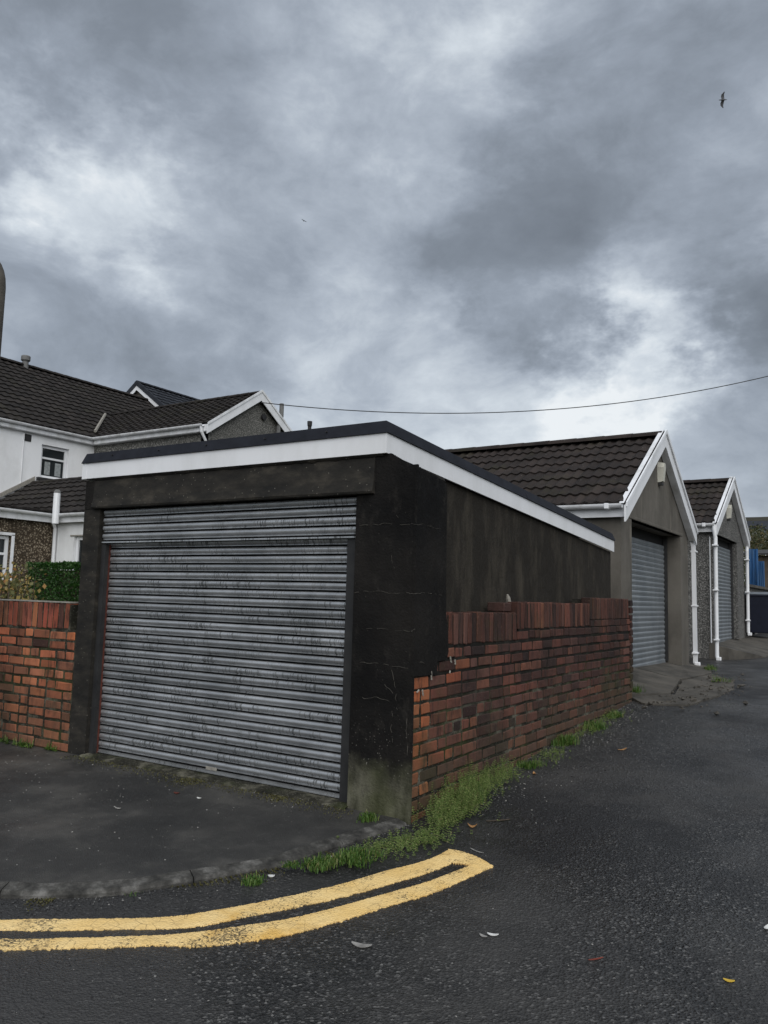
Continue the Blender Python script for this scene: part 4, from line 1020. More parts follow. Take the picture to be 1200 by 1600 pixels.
# rear wing: ridge along X, gable towards the lane
XGW = oY((326, 670), YEX).x
apx = oX((408, 612), XGW+.15); YR, ZR = apx.y, apx.z
wing = thing('rear_wing', 'grey pebbledashed rear wing with white barge boards behind the garage roof', 'house', ((XW+XGW)/2, YR, hz))
hw = YR-YEX
bm = B(); box(bm, (XW+.002, YEX, hz-1), (XGW, YEX+.3, ZEV-.02)); obj('wall', bm, 'dashfar', wing)
bm = B(); box(bm, (XW+.002, YR+hw-.3, hz-1), (XGW, YR+hw, ZEV-.02)); obj('wall', bm, 'dashfar', wing)
sw = math.atan2(ZR-.12-ZEV, hw+.2)
bm = B(); prism(bm, [(XGW+.004, YEX, hz-1), (XGW+.004, YR+hw, hz-1), (XGW+.004, YR+hw, ZEV), (XGW+.004, YR, ZR-.22), (XGW+.004, YEX, ZEV)], (-.3, 0, 0)); obj('gable', bm, 'dashfar', wing)
run = hw+.2; rise = ZR-.08-ZEV; sl = math.atan2(rise, run); co, si = math.cos(sl), math.sin(sl); L = math.hypot(run, rise); nv = 13
nu = int((XGW+.15-(XW-3.2))/.3); tm = tile_mesh(.312, L/nv+.06, 'tile2', 8, .026, .045, .045, 1)
tiled(wing, (XGW+.15-nu*.3, YEX-.2, ZEV+.02), (1, 0, 0), (0, co, si), nu, nv, .3, L/nv, 'tile2', lambda p: False, 0, mesh=tm)
tiled(wing, (XGW+.15, YR+run, ZEV+.02), (-1, 0, 0), (0, -co, si), nu, nv, .3, L/nv, 'tile2', lambda p: False, 0, mesh=tm)
bm = B(); prism(bm, [(XGW-.31, YEX-.16, ZEV-.04), (XGW-.31, YR, ZR-.14), (XGW-.31, YR+hw+.16, ZEV-.04)], (XW-2.8-XGW, 0, 0)); obj('roof_underlay', bm, 'felt', wing)
ridge_tiles(wing, (XGW+.12, YR, ZR-.04), (XW-2.2, YR, ZR-.04), .12, 'tile2')
for s in (-1, 1):
    e = Vector((XGW+.16, YR+s*(run+.04), ZEV-.02)); a = Vector((XGW+.16, YR, ZR)); dn = Vector((0, 0, -.30))
    bm = B(); t = a-e; prism(bm, [e, a, a+dn, e+t*.12+dn*.95, e+dn*.95], (.03, 0, 0)); bo = obj('barge_board', bm, 'white', wing)
    bm = B(); prism(bm, [e+Vector((.031, 0, -.02)), a+Vector((.031, 0, -.02)), a+Vector((.031, 0, .06)), e+Vector((.031, 0, .06))], (.025, 0, 0)); obj('verge_strip', bm, 'oldwhite', bo)
half_gutter(wing, (XW+.2, YEX-.26, ZEV), (XGW+.02, YEX-.26, ZEV), .075, 'oldwhite')
bm = B(); box(bm, (XW+.2, YEX-.19, ZEV-.20), (XGW+.13, YEX-.17, ZEV-.0)); obj('fascia_board', bm, 'oldwhite', wing)
bm = B(); box(bm, (XW+.2, YEX-.168, ZEV-.215), (XGW+.13, YEX-.001, ZEV-.201)); obj('soffit', bm, 'oldwhite', wing)
gx0 = XGW-.05
bm = B(); tube(bm, [(gx0, YEX-.26, ZEV-.06), (gx0, YEX-.24, ZEV-.22), (XGW-.02, YEX-.06, ZEV-.5), (XGW-.02, YEX-.06, hz)], .045, 8); obj('downpipe', bm, 'oldwhite', wing)
v = oX((411, 652), XGW+.02); bm = B(); tube(bm, [(XGW, v.y, v.z), (XGW+.09, v.y, v.z)], .10, 12); obj('round_vent', bm, 'iron', wing)
v = oX((435, 668), XGW+.1); w = oX((440, 640), XGW+.1); bm = B(); tube(bm, [(v.x, v.y, v.z-1.2), (v.x, v.y, v.z), (v.x, v.y+.1, v.z+.22), (v.x, w.y, v.z+.42), (v.x, w.y, w.z+.2)], .075, 8); obj('soil_pipe', bm, 'pot', wing)
# white valley edging where the two roofs meet
a = Vector((XW+.19, YEX-.15, ZEV+.10)); b = oX((182, 644), XW-1.3); bm = B()
P = [a.lerp(Vector((XW-1.62, YEX+1.62, ZEV+1.24)), i/8) for i in range(9)]
tube(bm, [p+Vector((.02, -.02, .14)) for p in P], .05, 5); obj('valley_edge', bm, 'bone', wing)

# slate-blue gable of the neighbour beyond
apx = oD((213, 598), 25.5*K_); ng = thing('neighbour_house', 'neighbouring gable with blue-grey tiles and white barge boards peeping over the roofs', 'house', (apx.x, apx.y+4, hz))
s_ = .70; hwn = 2.6
bm = B(); prism(bm, [(apx.x-hwn, apx.y+.2, hz), (apx.x+hwn, apx.y+.2, hz), (apx.x+hwn, apx.y+.2, apx.z-hwn*s_-.1), (apx.x, apx.y+.2, apx.z-.15), (apx.x-hwn, apx.y+.2, apx.z-hwn*s_-.1)], (0, 7, 0)); obj('wall', bm, 'brender', ng)
L = math.hypot(hwn+.2, (hwn+.2)*s_); sl = math.atan(s_); co, si = math.cos(sl), math.sin(sl); tm = tile_mesh(.312, .41, 'tileb', 8, .02, .045, .045, 1)
tiled(ng, (apx.x+hwn+.2, apx.y+.05, apx.z-(hwn+.2)*s_), (0, 1, 0), (-co, 0, si), 24, 10, .3, L/10, 'tileb', lambda p: False, 0, mesh=tm)
tiled(ng, (apx.x-hwn-.2, apx.y+.05+7.2, apx.z-(hwn+.2)*s_), (0, -1, 0), (co, 0, si), 24, 10, .3, L/10, 'tileb', lambda p: False, 0, mesh=tm)
ridge_tiles(ng, (apx.x, apx.y+.02, apx.z+.03), (apx.x, apx.y+7.2, apx.z+.03), .13, 'tileb')
for s in (-1, 1):
    e = Vector((apx.x+s*(hwn+.25), apx.y+.03, apx.z-(hwn+.25)*s_)); a = Vector((apx.x, apx.y+.03, apx.z+.05)); tv = (a-e)
    bm = B(); prism(bm, [e+Vector((0, 0, -.12)), a+Vector((0, 0, -.16)), a+Vector((0, 0, -.36)), e+Vector((0, 0, -.32))], (0, .03, 0)); obj('barge_board', bm, 'white', ng)
    bm = B(); prism(bm, [e+Vector((0, -.03, -.12)), a+Vector((0, -.03, -.16)), a+Vector((0, -.03, .06)), e+Vector((0, -.03, .06))], (0, .06, 0)); obj('verge_tile', bm, 'tileb', ng)

# single-storey kitchen wing and its pebbledashed annexe
YK = CAM.y+9.755*K_; XK = -13.79*K_; ZK = oY((110, 804), YK).z
RYK = YK+ (11.15-9.755)*K_; RZK = oX((52, 756), XW).z
kit = thing('kitchen_wing', 'single storey white wing with brown tiled roof below the upper window', 'house', (XK+2, YK+1.5, hz))
XKE = XK+4.2
wa, wb_ = oY((116, 838), YK), oY((140, 838), YK); wx0, wx1, wzt, wzb = wa.x, wa.x+1.3, wa.z, wa.z-1.15
bm = B()
for a in ((XK, wx0, hz-1, ZK), (wx1, XKE, hz-1, ZK), (wx0, wx1, hz-1, wzb), (wx0, wx1, wzt, ZK)): box(bm, (a[0], YK, a[2]), (a[1], YK+.25, a[3]))
obj('wall', bm, 'wrender', kit)
bm = B(); box(bm, (XW+.002, YK+.25, hz-1), (XKE, RYK+1.6, ZK-.03)); obj('rear_block', bm, 'wrender', kit)
pane_window(kit, (wx0+.01, YK+.12, wzb+.01), (1, 0, 0), (0, -1, 0), wx1-wx0-.02, wzt-wzb-.02, transom=0)
bm = B(); box(bm, (wx0-.14, YK-.02, wzt+.0), (wx1+.1, YK-.001, wzt+.035)); obj('window_head', bm, 'bone', kit)
run = RYK-YK+.18; rise = RZK-ZK; sl = math.atan2(rise, run); co, si = math.cos(sl), math.sin(sl); L = math.hypot(run, rise); nv = 7
nu = int((XKE+.1-XW)/.30); tm = tile_mesh(.312, L/nv+.07, 'tile2', 8, .030, .05, .05, 1)
tiled(kit, (XW+.02, YK-.18, ZK+.02), (1, 0, 0), (0, co, si), nu, nv, .3, L/nv, 'tile2', lambda p: p.x < XW+7.5, 260, mesh=tm)
bm = B(); prism(bm, [(XW+.01, YK-.13, ZK-.03), (XW+.01, RYK, RZK-.05), (XW+.01, RYK+1.9, ZK-.1)], (XKE-XW, 0, 0)); obj('roof_underlay', bm, 'felt', kit)
ridge_tiles(kit, (XW+.02, RYK, RZK+.02), (XKE, RYK, RZK+.02), .12, 'tile2')
bm = B(); a = Vector((XW+.035, YK-.3, ZK+.08)); b = Vector((XW+.035, RYK, RZK+.10)); prism(bm, [a, b, b+Vector((0, 0, .13)), a+Vector((0, 0, .13))], (.05, 0, 0)); obj('mortar_flashing', bm, 'bone', kit)
half_gutter(kit, (XK+.2, YK-.24, ZK), (XKE, YK-.24, ZK), .075, 'oldwhite')
bm = B(); box(bm, (XK+.1, YK-.16, ZK-.22), (XKE, YK-.14, ZK-.0)); obj('fascia_board', bm, 'oldwhite', kit)
an = thing('annexe', 'brown pebbledashed annexe with white gutter behind the bushes', 'house', (XK-1.5, YK-3, hz))
YA2 = YK-6
wA, wB = oX((14, 838), XK), oX((14, 900), XK); awy1 = oX((17, 850), XK).y; awy0 = awy1-1.3; awz1 = oX((8, 836), XK).z; awz0 = awz1-1.15
bm = B()
for a in ((YA2, awy0, hz-1, ZK-.02), (awy1, YK-.002, hz-1, ZK-.02), (awy0, awy1, hz-1, awz0), (awy0, awy1, awz1, ZK-.02)): box(bm, (XK, a[0], a[2]), (XK-.25, a[1], a[3]))
obj('wall', bm, 'dashbrown', an)
bm = B(); box(bm, (XK-.25, YA2, hz-1), (XW+.004, YK-.004, ZK-.05)); obj('rear_block', bm, 'dashbrown', an)
pane_window(an, (XK-.14, awy0+.01, awz0+.01), (0, 1, 0), (1, 0, 0), awy1-awy0-.02, awz1-awz0-.02, transom=.4)
bm = B(); box(bm, (XK+.003, awy1-.0, awz0-.1), (XK+.02, awy1+.08, awz1+.02)); box(bm, (XK+.003, awy0, awz1), (XK+.02, awy1+.08, awz1+.07)); obj('window_surround', bm, 'oldwhite', an)
half_gutter(an, (XK+.24, YA2, ZK+.03), (XK+.24, YK-.20, ZK+.0), .075, 'oldwhite')
bm = B(); box(bm, (XK+.14, YA2, ZK-.22), (XK+.16, YK-.16, ZK+.0)); obj('fascia_board', bm, 'oldwhite', an)
nvv = int((XK-XW)/.36)
tiled(an, (XK+.2, YA2, ZK+.03), (0, 1, 0), (-1, 0, .035), int((YK-.2-YA2)/.3), nvv, .3, .36, 'tile2', lambda p: False, 0, mesh=tm)
# vent pipe and downpipe in the corner
v = oY((87, 806), YK-.35); t = oY((88, 767), YK-.35)
bm = B(); tube(bm, [(v.x, v.y, v.z-.2), (v.x, v.y, t.z-.06)], .085, 10); vp = obj('vent_pipe', bm, 'white', kit)
bm = B(); tube(bm, [(v.x, v.y, t.z-.06), (v.x, v.y, t.z-.03), (v.x, v.y, t.z+.03)], [.09, .085, .05], 10); obj('vent_cowl', bm, 'pot', vp)
bm = B(); tube(bm, [(XK+.12, YK-.22, ZK-.1), (XK+.10, YK-.08, ZK-.35), (XK+.10, YK-.08, hz)], .045, 8); obj('downpipe', bm, 'oldwhite', kit)

# ------------------------------------------------------------------ plants
def leaf_quad(bm, p, d, w, l, n=None):
    d = d.normalized(); s = (d.cross(n) if n else d.orthogonal()).normalized()*w*.5
    a = bm.verts.new(p); b = bm.verts.new(p+d*l*.5+s); c = bm.verts.new(p+d*l); e = bm.verts.new(p+d*l*.5-s); bm.faces.new((a, b, c, e))
def rv(r): 
    while True:
        v = Vector((r.uniform(-1, 1), r.uniform(-1, 1), r.uniform(-1, 1)))
        if .01 < v.length < 1: return v.normalized()
def feathery(bm, base, h, r, lean, q=9):
    """stem with whorls of small leaflets"""
    n = max(4, int(h/.015)); p = Vector(base); d = (Vector((0, 0, 1))+lean).normalized()
    for i in range(n):
        d = (d+rv(r)*.16+Vector((0, 0, .02))).normalized(); p = p+d*(h/n)
        if i < 1: continue
        for k in range(q+1):
            a = 2*math.pi*k/q+r.uniform(-.4, .4); o = d.orthogonal().normalized(); o = (Matrix.Rotation(a, 3, d) @ o)
            leaf_quad(bm, p, o+d*r.uniform(.05, .6), .0030, r.uniform(.007, .016)*(1-.35*i/n))
def tuft(bm, base, n, h, spread, r, w=.0055):
    for _ in range(n):
        b = Vector(base)+Vector((r.gauss(0, spread*.4), r.gauss(0, spread*.4), 0)); a = r.uniform(0, 6.283); out = Vector((math.cos(a), math.sin(a), 0)); hh = h*r.uniform(.45, 1.1); le = r.uniform(.15, .9)
        s = Vector((-out.y, out.x, 0)); P = [b, b+Vector((0, 0, hh*.5))+out*hh*le*.18, b+Vector((0, 0, hh*.85))+out*hh*le*.5, b+Vector((0, 0, hh*(1-.25*le)))+out*hh*le*.85]
        ws = [w, w*.9, w*.6, 0]; prev = None
        for p, q in zip(P, ws):
            cur = (bm.verts.new(p-s*q*.5), bm.verts.new(p+s*q*.5)) if q else (bm.verts.new(p),)
            if prev: bm.faces.new(prev+tuple(reversed(cur)) if len(cur) > 1 else prev+cur)
            prev = cur
def rosette(bm, base, n, l, r, w=.02):
    for _ in range(n):
        a = r.uniform(0, 6.283); o = Vector((math.cos(a), math.sin(a), r.uniform(.2, 1.1))).normalized(); p = Vector(base)+Vector((r.uniform(-.02, .02), r.uniform(-.02, .02), 0)); leaf_quad(bm, p, o, w, l*r.uniform(.6, 1.1), Vector((0, 0, 1)))
def gz(x, y): return road_z(x, y)+rough(x, y)
rp = random.Random(11)
# feathery weeds packed along the foot of the side wall
for ci, (pxs, n, hm, lab) in enumerate([
        ([(690, 1296), (716, 1268), (742, 1243)], 760, .23, 'big feathery green weed heaped against the wall corner'),
        ([(745, 1240), (768, 1224), (788, 1212)], 260, .16, 'feathery green weed beside the corner clump, further along the wall'),
        ([(575, 1335), (620, 1324), (660, 1314), (688, 1308)], 420, .075, 'low creeping green weed between kerb end and yellow line'),
        ([(838, 1197), (856, 1184), (872, 1172)], 110, .07, 'low feathery weed by the wall just before the bright grass tuft'),
        ([(900, 1153), (930, 1134), (962, 1116)], 200, .085, 'feathery weed strip along the far half of the brick wall')]):
    pts = [hit(a) for a in pxs]; c = pts[len(pts)//2]
    bm = B()
    for _ in range(n):
        t = rp.random()*(len(pts)-1); i = min(int(t), len(pts)-2); p = pts[i].lerp(pts[i+1], t-i)
        q = Vector((p.x+rp.gauss(0, .07), p.y+rp.gauss(0, .10), 0))
        if fn(q.x, q.y, ci, 5.) < -.28: continue
        if q.x < X0+.02 and q.y > Y0-.02: q.x = X0+.02+rp.random()*.15
        z = max(gz(q.x, q.y), pav_z(q.x, q.y) if (q.x < -2.66 and q.y < Y0) else -9)
        e = 1-min(1, abs(q.x-p.x)/.26)
        feathery(bm, (q.x, q.y, z-.01), hm*rp.uniform(.35, 1.05)*(.45+.6*e)*(1+.5*fn(q.x, q.y, 2, 6.)), rp, Vector((rp.uniform(-.3, .5), rp.uniform(-.4, .3), 0)), 7)
    obj('weed_clump', bm, 'weed', None, lab, 'weed', 'weeds at the foot of the garage', at=(c.x, c.y, gz(c.x, c.y)))
# grass tufts: pixel, blades, height, spread, label
TF = [((548, 1352), 420, .055, .14, 'dense grass tuft on the kerb edge below the pier', 1), ((500, 1360), 260, .05, .09, 'grass tuft on the kerb, left of the dense one', 1), ((395, 1380), 170, .04, .02, 'small bright grass tuft in the gutter beside the kerb', 1),
      ((455, 1352), 90, .025, .02, 'tiny grass tuft on the end of the bare kerb', 2), ((575, 1282), 130, .06, .02, 'grass tuft at the foot of the front pier', 2), ((205, 1392), 26, .03, .05, 'sparse moss-like grass tuft in the kerb joint', 1),
      ((740, 1255), 60, .17, .08, 'long leaved grass rising through the feathery weed', 1), ((822, 1198), 130, .09, .12, 'grass tuft by the wall between the weeds and the bright tuft', 1), ((880, 1163), 190, .12, .14, 'bright grass tuft halfway along the brick wall', 1),
      ((925, 1138), 200, .09, .15, 'grass strip beyond the bright tuft along the wall', 1), ((960, 1120), 170, .08, .10, 'grass strip near the far end of the brick wall', 1), ((992, 1090), 120, .16, .12, 'dark grass at the very end of the brick wall', 1),
      ((1110, 1049), 120, .10, .16, 'grass tuft under the downpipes between the two gabled garages', 1), ((1125, 1068), 60, .10, .2, 'straw coloured grass on the edge of the broken apron', 1)]
for (a, n, h, sp, lab, k) in TF:
    c = hit(a, road_z if k == 1 else pav_z); bm = B(); c.z = max(c.z, .0)
    if c.y > 9.4: c.z += .03
    for _ in range(max(4, n//7)):
        q = c+Vector((max(-sp, min(sp, rp.gauss(0, sp*.35))), max(-sp, min(sp, rp.gauss(0, sp*.5))), 0))
        if q.x < X0+.015 and Y0 < q.y < 9.6: q.x = X0+.02+rp.random()*.08
        q.z = (gz(q.x, q.y) if k == 1 else pav_z(q.x, q.y)) + (.03 if c.y > 9.4 else 0)
        if k == 1 and q.y < Y0 and a[0] > 430 and a[0] < 700: q.z = max(q.z, pav_z(q.x, q.y)-.01)
        tuft(bm, q, 13, h*rp.uniform(.4, 1), .06, rp)
        if rp.random() < .4: rosette(bm, q, 4, h*.6, rp, .016)
    obj('grass_tuft', bm, 'grass', None, lab, 'grass', 'grass tufts growing from the joints', at=tuple(c))
# foot of the left wall
for a, n, lab in (((40, 1166), 60, 'weeds at the foot of the low wall, left'), ((88, 1172), 40, 'weeds at the foot of the low wall beside the garage pier'), ((8, 1160), 40, 'weeds at the foot of the low wall at the photo edge')):
    c = hit(a, pav_z); bm = B()
    for _ in range(max(3, n//6)):
        q = c+Vector((rp.gauss(0, .09), rp.uniform(-.04, .03), 0)); q.y = min(q.y, Y0-.015); q.z = pav_z(q.x, q.y)
        tuft(bm, q, 5, .07, .03, rp, .005); rosette(bm, q, 6, .05, rp, .02)
    obj('grass_tuft', bm, 'grass', None, lab, 'grass', 'grass tufts growing from the joints', at=tuple(c))
# moss and crumbs along the sill
bm = B()
for _ in range(5200):
    x = rp.uniform(XO0-.1, XO1+.1); d = abs(rp.gauss(0, .07)); f = fn(x, 0, 4, 1.7)
    if f < -.05 and rp.random() < .75: continue
    y = Y0-.035-d*(1+1.3*max(0, fn(x, 2, 2, .9))); q = Vector((x, y, pav_z(x, y)+.001)); leaf_quad(bm, q, rv(rp)+Vector((0, 0, 1.1)), .006, rp.uniform(.006, .016))
for _ in range(1800):
    t = rp.random(); i = int(lerp(60, 125, t)) if len(K) > 130 else int(t*(len(K)-1)); i = min(i, len(K)-1); o = K[i]-kn(i)*abs(rp.gauss(.0, .05)); 
    if fn(o.x, o.y, 1, 2.5) < 0: continue
    leaf_quad(bm, Vector((o.x, o.y, gz(o.x, o.y)+.001)), rv(rp)+Vector((0, 0, 1.)), .006, rp.uniform(.006, .015))
obj('moss', bm, 'moss', None, 'brown green moss along the shutter sill and kerb', 'moss', kind='stuff')
# loose chippings
def stones(n, gen, s0, s1, mat, lab):
    bm = B(); vs_ = [Vector(v) for v in ((1, 0, 0), (-1, 0, 0), (0, 1, 0), (0, -1, 0), (0, 0, 1), (0, 0, -1))]; fs = ((0, 2, 4), (2, 1, 4), (1, 3, 4), (3, 0, 4), (2, 0, 5), (1, 2, 5), (3, 1, 5), (0, 3, 5))
    for _ in range(n):
        p = gen()
        if p is None: continue
        s = s0+(s1-s0)*rp.random()**3; R_ = Matrix.Rotation(rp.uniform(0, 6.28), 3, rv(rp)); V = [bm.verts.new(p+(R_ @ (v*s*rp.uniform(.6, 1.2)))*Vector((1, 1, .6))) for v in vs_]
        for f in fs: bm.faces.new([V[i] for i in f])
    return obj('gravel', bm, mat, None, lab, 'gravel', kind='stuff')
def on_road():
    y = 1.6+ (rp.random()**1.6)*11; x = rp.uniform(-5, 1.4)
    if (x < X0+.02 and y > 4.4) or (x < -2.5 and y > 2.9+(x+3)*1.1) : return None
    return Vector((x, y, gz(x, y)+.001))
def by_wall():
    y = rp.uniform(4.9, 9.4); x = X0+abs(rp.gauss(.1, .22)); return Vector((x, y, gz(x, y)+.002))
def on_pave():
    x = rp.uniform(-7, -2.8); y = rp.uniform(2.2, 4.4); 
    p = min(K, key=lambda k: (k-Vector((x, y, 0))).length)
    if y < p.y+.1: return None
    return Vector((x, y, pav_z(x, y)+.001))
MT['chip'] = (lambda m: (m.set('Base Color', m.ramp(m.rnd(), [(0, (.012, .012, .013)), (.6, (.03, .03, .031)), (.92, (.07, .07, .068)), (1, (.2, .195, .185))])), m.m)[1])(NM('road_chipping', .6, 0, .45))
def by_kerb():
    i = rp.randrange(50, len(K)); o = K[i]-kn(i)*abs(rp.gauss(.0, .09))
    return Vector((o.x, o.y, gz(o.x, o.y)+.002))
def by_sill():
    x = rp.uniform(XO0-.1, X0-.1); y = Y0-.03-abs(rp.gauss(0, .10)); return Vector((x, y, pav_z(x, y)+.001))
def by_apron():
    c = rp.choice(e2).lerp(rp.choice(e2), rp.random()); x = c.x+rp.gauss(0, .16); y = c.y+rp.gauss(0, .3)
    return None if x < X0+.02 and y < 9.7 else Vector((x, y, gz(x, y)+.01+.03*rp.random()))
stones(2600, by_kerb, .002, .009, 'chip', 'grit washed into the gutter along the kerb')
stones(1500, by_sill, .002, .008, 'chip', 'crumbs below the shutter sill')
stones(260, by_apron, .01, .05, 'slabc', 'broken concrete rubble at the edge of the apron')
stones(15000, on_road, .002, .0065, 'chip', 'dark loose chippings over the lane')
stones(2600, by_wall, .003, .012, 'chip', 'coarse grit gathered along the brick wall')
stones(700, by_wall, .002, .009, 'pale', 'pale crumbs of mortar below the brick wall')
stones(900, on_road, .0015, .006, 'pale', 'pale specks of grit on the lane')
stones(800, on_pave, .0015, .0075, 'pale', 'pale specks of grit on the pavement')
# litter one can point at
def scrap(name, a, l, w, mat, lab, cat, ang=0., f=road_z, curl=.2):
    c = hit(a, f); bm = B(); n = 6; G = []; d = Vector((math.cos(ang), math.sin(ang), 0)); s = Vector((-d.y, d.x, 0))
    for i in range(n+1):
        t = i/n-.5; ww = w*(1-abs(2*t)**2.2*.75); h = .006+curl*l*t*t*2; p = c+d*l*t
        z = max((gz if f is road_z else pav_z)(p.x, p.y), 0); P = Vector((p.x, p.y, z+h)); G.append([bm.verts.new(P-s*ww*.5), bm.verts.new(P+s*ww*.5), bm.verts.new(P+s*ww*.5-Vector((0, 0, .003))), bm.verts.new(P-s*ww*.5-Vector((0, 0, .003)))])
    for u, v in zip(G, G[1:]):
        for q in range(4): bm.faces.new((u[q], u[(q+1) % 4], v[(q+1) % 4], v[q]))
    bm.faces.new(G[0]); bm.faces.new(G[-1][::-1]); obj(name, bm, mat, None, lab, cat, at=tuple(c))
scrap('paper_scrap', (770, 1463), .05, .018, 'paper', 'small white paper scrap on the road in front', 'litter', .3)
scrap('dead_leaf', (565, 1479), .09, .035, 'pale', 'pale flat leaf lying just below the yellow lines', 'leaf', .25)
scrap('dead_leaf', (755, 1465), .04, .016, 'pale', 'dull pale leaf beside the white paper scrap', 'leaf', -.2)
scrap('twig', (931, 1500), .07, .007, 'redstick', 'small reddish twig on the open road', 'twig', .9, curl=.05)
scrap('yellow_leaf', (1139, 1533), .042, .018, 'yleaf', 'small yellow leaf on the road at lower right', 'leaf', .2)
scrap('dead_leaf', (835, 1210), .045, .022, 'deadleaf', 'tan leaf on the grit beside the wall weeds', 'leaf', 2.2, curl=.5)
scrap('dead_leaf', (738, 1292), .06, .035, 'deadleaf', 'curled brown leaf at the edge of the big weed', 'leaf', .4, curl=.6)
scrap('twig', (778, 1283), .16, .018, 'wood', 'dark stick lying by the big weed', 'twig', .75, curl=.02)
scrap('dead_leaf', (972, 1172), .10, .02, 'deadleaf', 'long tan leaf on the lane beyond the bright tuft', 'leaf', 1.0)
scrap('paper_scrap', (1198, 1451), .05, .02, 'paper', 'white scrap at the right edge of the road', 'litter', 1.4)
scrap('twig', (745, 1330), .10, .008, 'pale', 'thin pale twig lying on the end of the yellow line', 'twig', -.3, curl=.1)
scrap('brick_chip', (276, 1240), .045, .03, 'rust', 'orange brick chip on the pavement by the shutter', 'rubble', .3, pav_z)
scrap('pale_chip', (311, 1248), .035, .02, 'paper', 'pale chip on the pavement right of the brick chip', 'rubble', .1, pav_z)
scrap('pale_chip', (184, 1264), .05, .018, 'pale', 'flat pale flake on the pavement left of the brick chip', 'rubble', .1, pav_z)
scrap('pale_stone', (424, 1371), .035, .03, 'paper', 'white stone in the gutter between two grass tufts', 'rubble', .6, road_z)

# hedge and shrub behind the low wall
hp0 = oY((60, 884), 7.6); hp1 = oY((135, 880), 7.6); hx0, hx1, hzt = hp0.x-.3, hp1.x+2.2, hp1.z
hd = thing('hedge', 'clipped dark green box hedge behind the low wall', 'hedge', ((hx0+hx1)/2, 8.0, .6))
bm = B()
for _ in range(26000):
    f = rp.random(); b_ = .03*fn(rp.random()*9, 0)
    if f < .72: p = Vector((rp.uniform(hx0, hx1), 7.6+abs(rp.gauss(0, .03)), rp.uniform(.6, hzt)))
    else: p = Vector((rp.uniform(hx0, hx1), rp.uniform(7.6, 8.4), hzt-abs(rp.gauss(0, .03))))
    p += Vector((0, .05*fn(p.x, p.z, 0, 2), .035*fn(p.x, p.y, 1, 3))); leaf_quad(bm, p, rv(rp)+Vector((0, -.7, .6)), .022, rp.uniform(.025, .05))
obj('foliage', bm, 'hedge', hd)
bm = B(); box(bm, (hx0+.05, 7.72, .5), (hx1-.05, 8.38, hzt-.10)); obj('inner_branches', bm, 'wood', hd)
sb = thing('rose_bush', 'straggly rose bush with yellowing leaves over the low wall', 'bush', (-8.6, 5.6, .5))
bm = B(); bl_ = B()
for k in range(60):
    px = (rp.uniform(-60, 62), rp.uniform(888, 936)); e = oY(px, rp.uniform(5.2, 6.0)); b0 = Vector((e.x+rp.uniform(-.25, .25), e.y+rp.uniform(-.15, .15), .45))
    md = b0.lerp(e, .6)+rv(rp)*.12; P = [b0, b0.lerp(md, .5), md, md.lerp(e, .5)+rv(rp)*.05, e]; tube(bm, P, [.012, .010, .008, .006, .003], 5)
    for _ in range(60):
        t = rp.uniform(.3, 1); q = P[min(4, int(t*4))].lerp(P[min(4, int(t*4)+1)], t*4-int(t*4)) if t < 1 else e; q = q+rv(rp)*rp.uniform(.01, .13); l = rp.uniform(.03, .065); leaf_quad(bl_, q, rv(rp), l*.7, l)
obj('stems', bm, 'wood', sb); obj('foliage', bl_, 'shrub', sb)

# ------------------------------------------------------------------ far things up the lane
def far_house(px, D, w, d, h, roofh, wall, roof, lab, rotz=0.):
    c = oD(px, D); zg = ground_z(c.x, c.y)-1; z0 = min(zg, c.z-h)
    t = thing('hillside_house', lab, 'house', (c.x, c.y, z0), 'houses on the hillside')
    rot = Matrix.Rotation(rotz, 4, 'Z'); T = Matrix.Translation((c.x, c.y, 0)) @ rot
    def ob(n, bm, m): bmesh.ops.transform(bm, matrix=T, verts=bm.verts); return obj(n, bm, m, t)
    bm = B(); box(bm, (-w/2, -d/2, z0), (w/2, d/2, c.z)); prism(bm, [(-w/2+.01, -d/2, c.z), (-w/2+.01, d/2, c.z), (-w/2+.01, 0, c.z+roofh)], (w-.02, 0, 0)); ob('wall', bm, wall)
    bm = B()
    for s in (-1, 1): prism(bm, [(-w/2-.4, s*(d/2+.4), c.z-.3), (-w/2-.4, 0, c.z+roofh+.05), (-w/2-.4, 0, c.z+roofh+.3), (-w/2-.4, s*(d/2+.4), c.z-.05)], (w+.8, 0, 0))
    ob('roof', bm, roof)
    for i in range(3):
        bm = B(); x = lerp(-w/2+1.2, w/2-1.2, i/2); box(bm, (x-.6, -d/2-.03, c.z-2.4), (x+.6, -d/2+.05, c.z-1.0)); ob('window', bm, 'glass')
    return t
far_house((1172, 828), 170, 9, 7, 5.5, 1.6, 'cream', 'tileb', 'cream house low on the hillside beside the far gable', .2)
far_house((1224, 862), 75, 8, 6, 5, 2.0, 'wrender', 'tileb', 'house with a white gable edge at the right photo edge', 1.2)
far_house((1186, 846), 120, 12, 7, 4.5, 1.4, 'brender', 'tile2', 'brown terrace house half hidden by far bushes', .1)
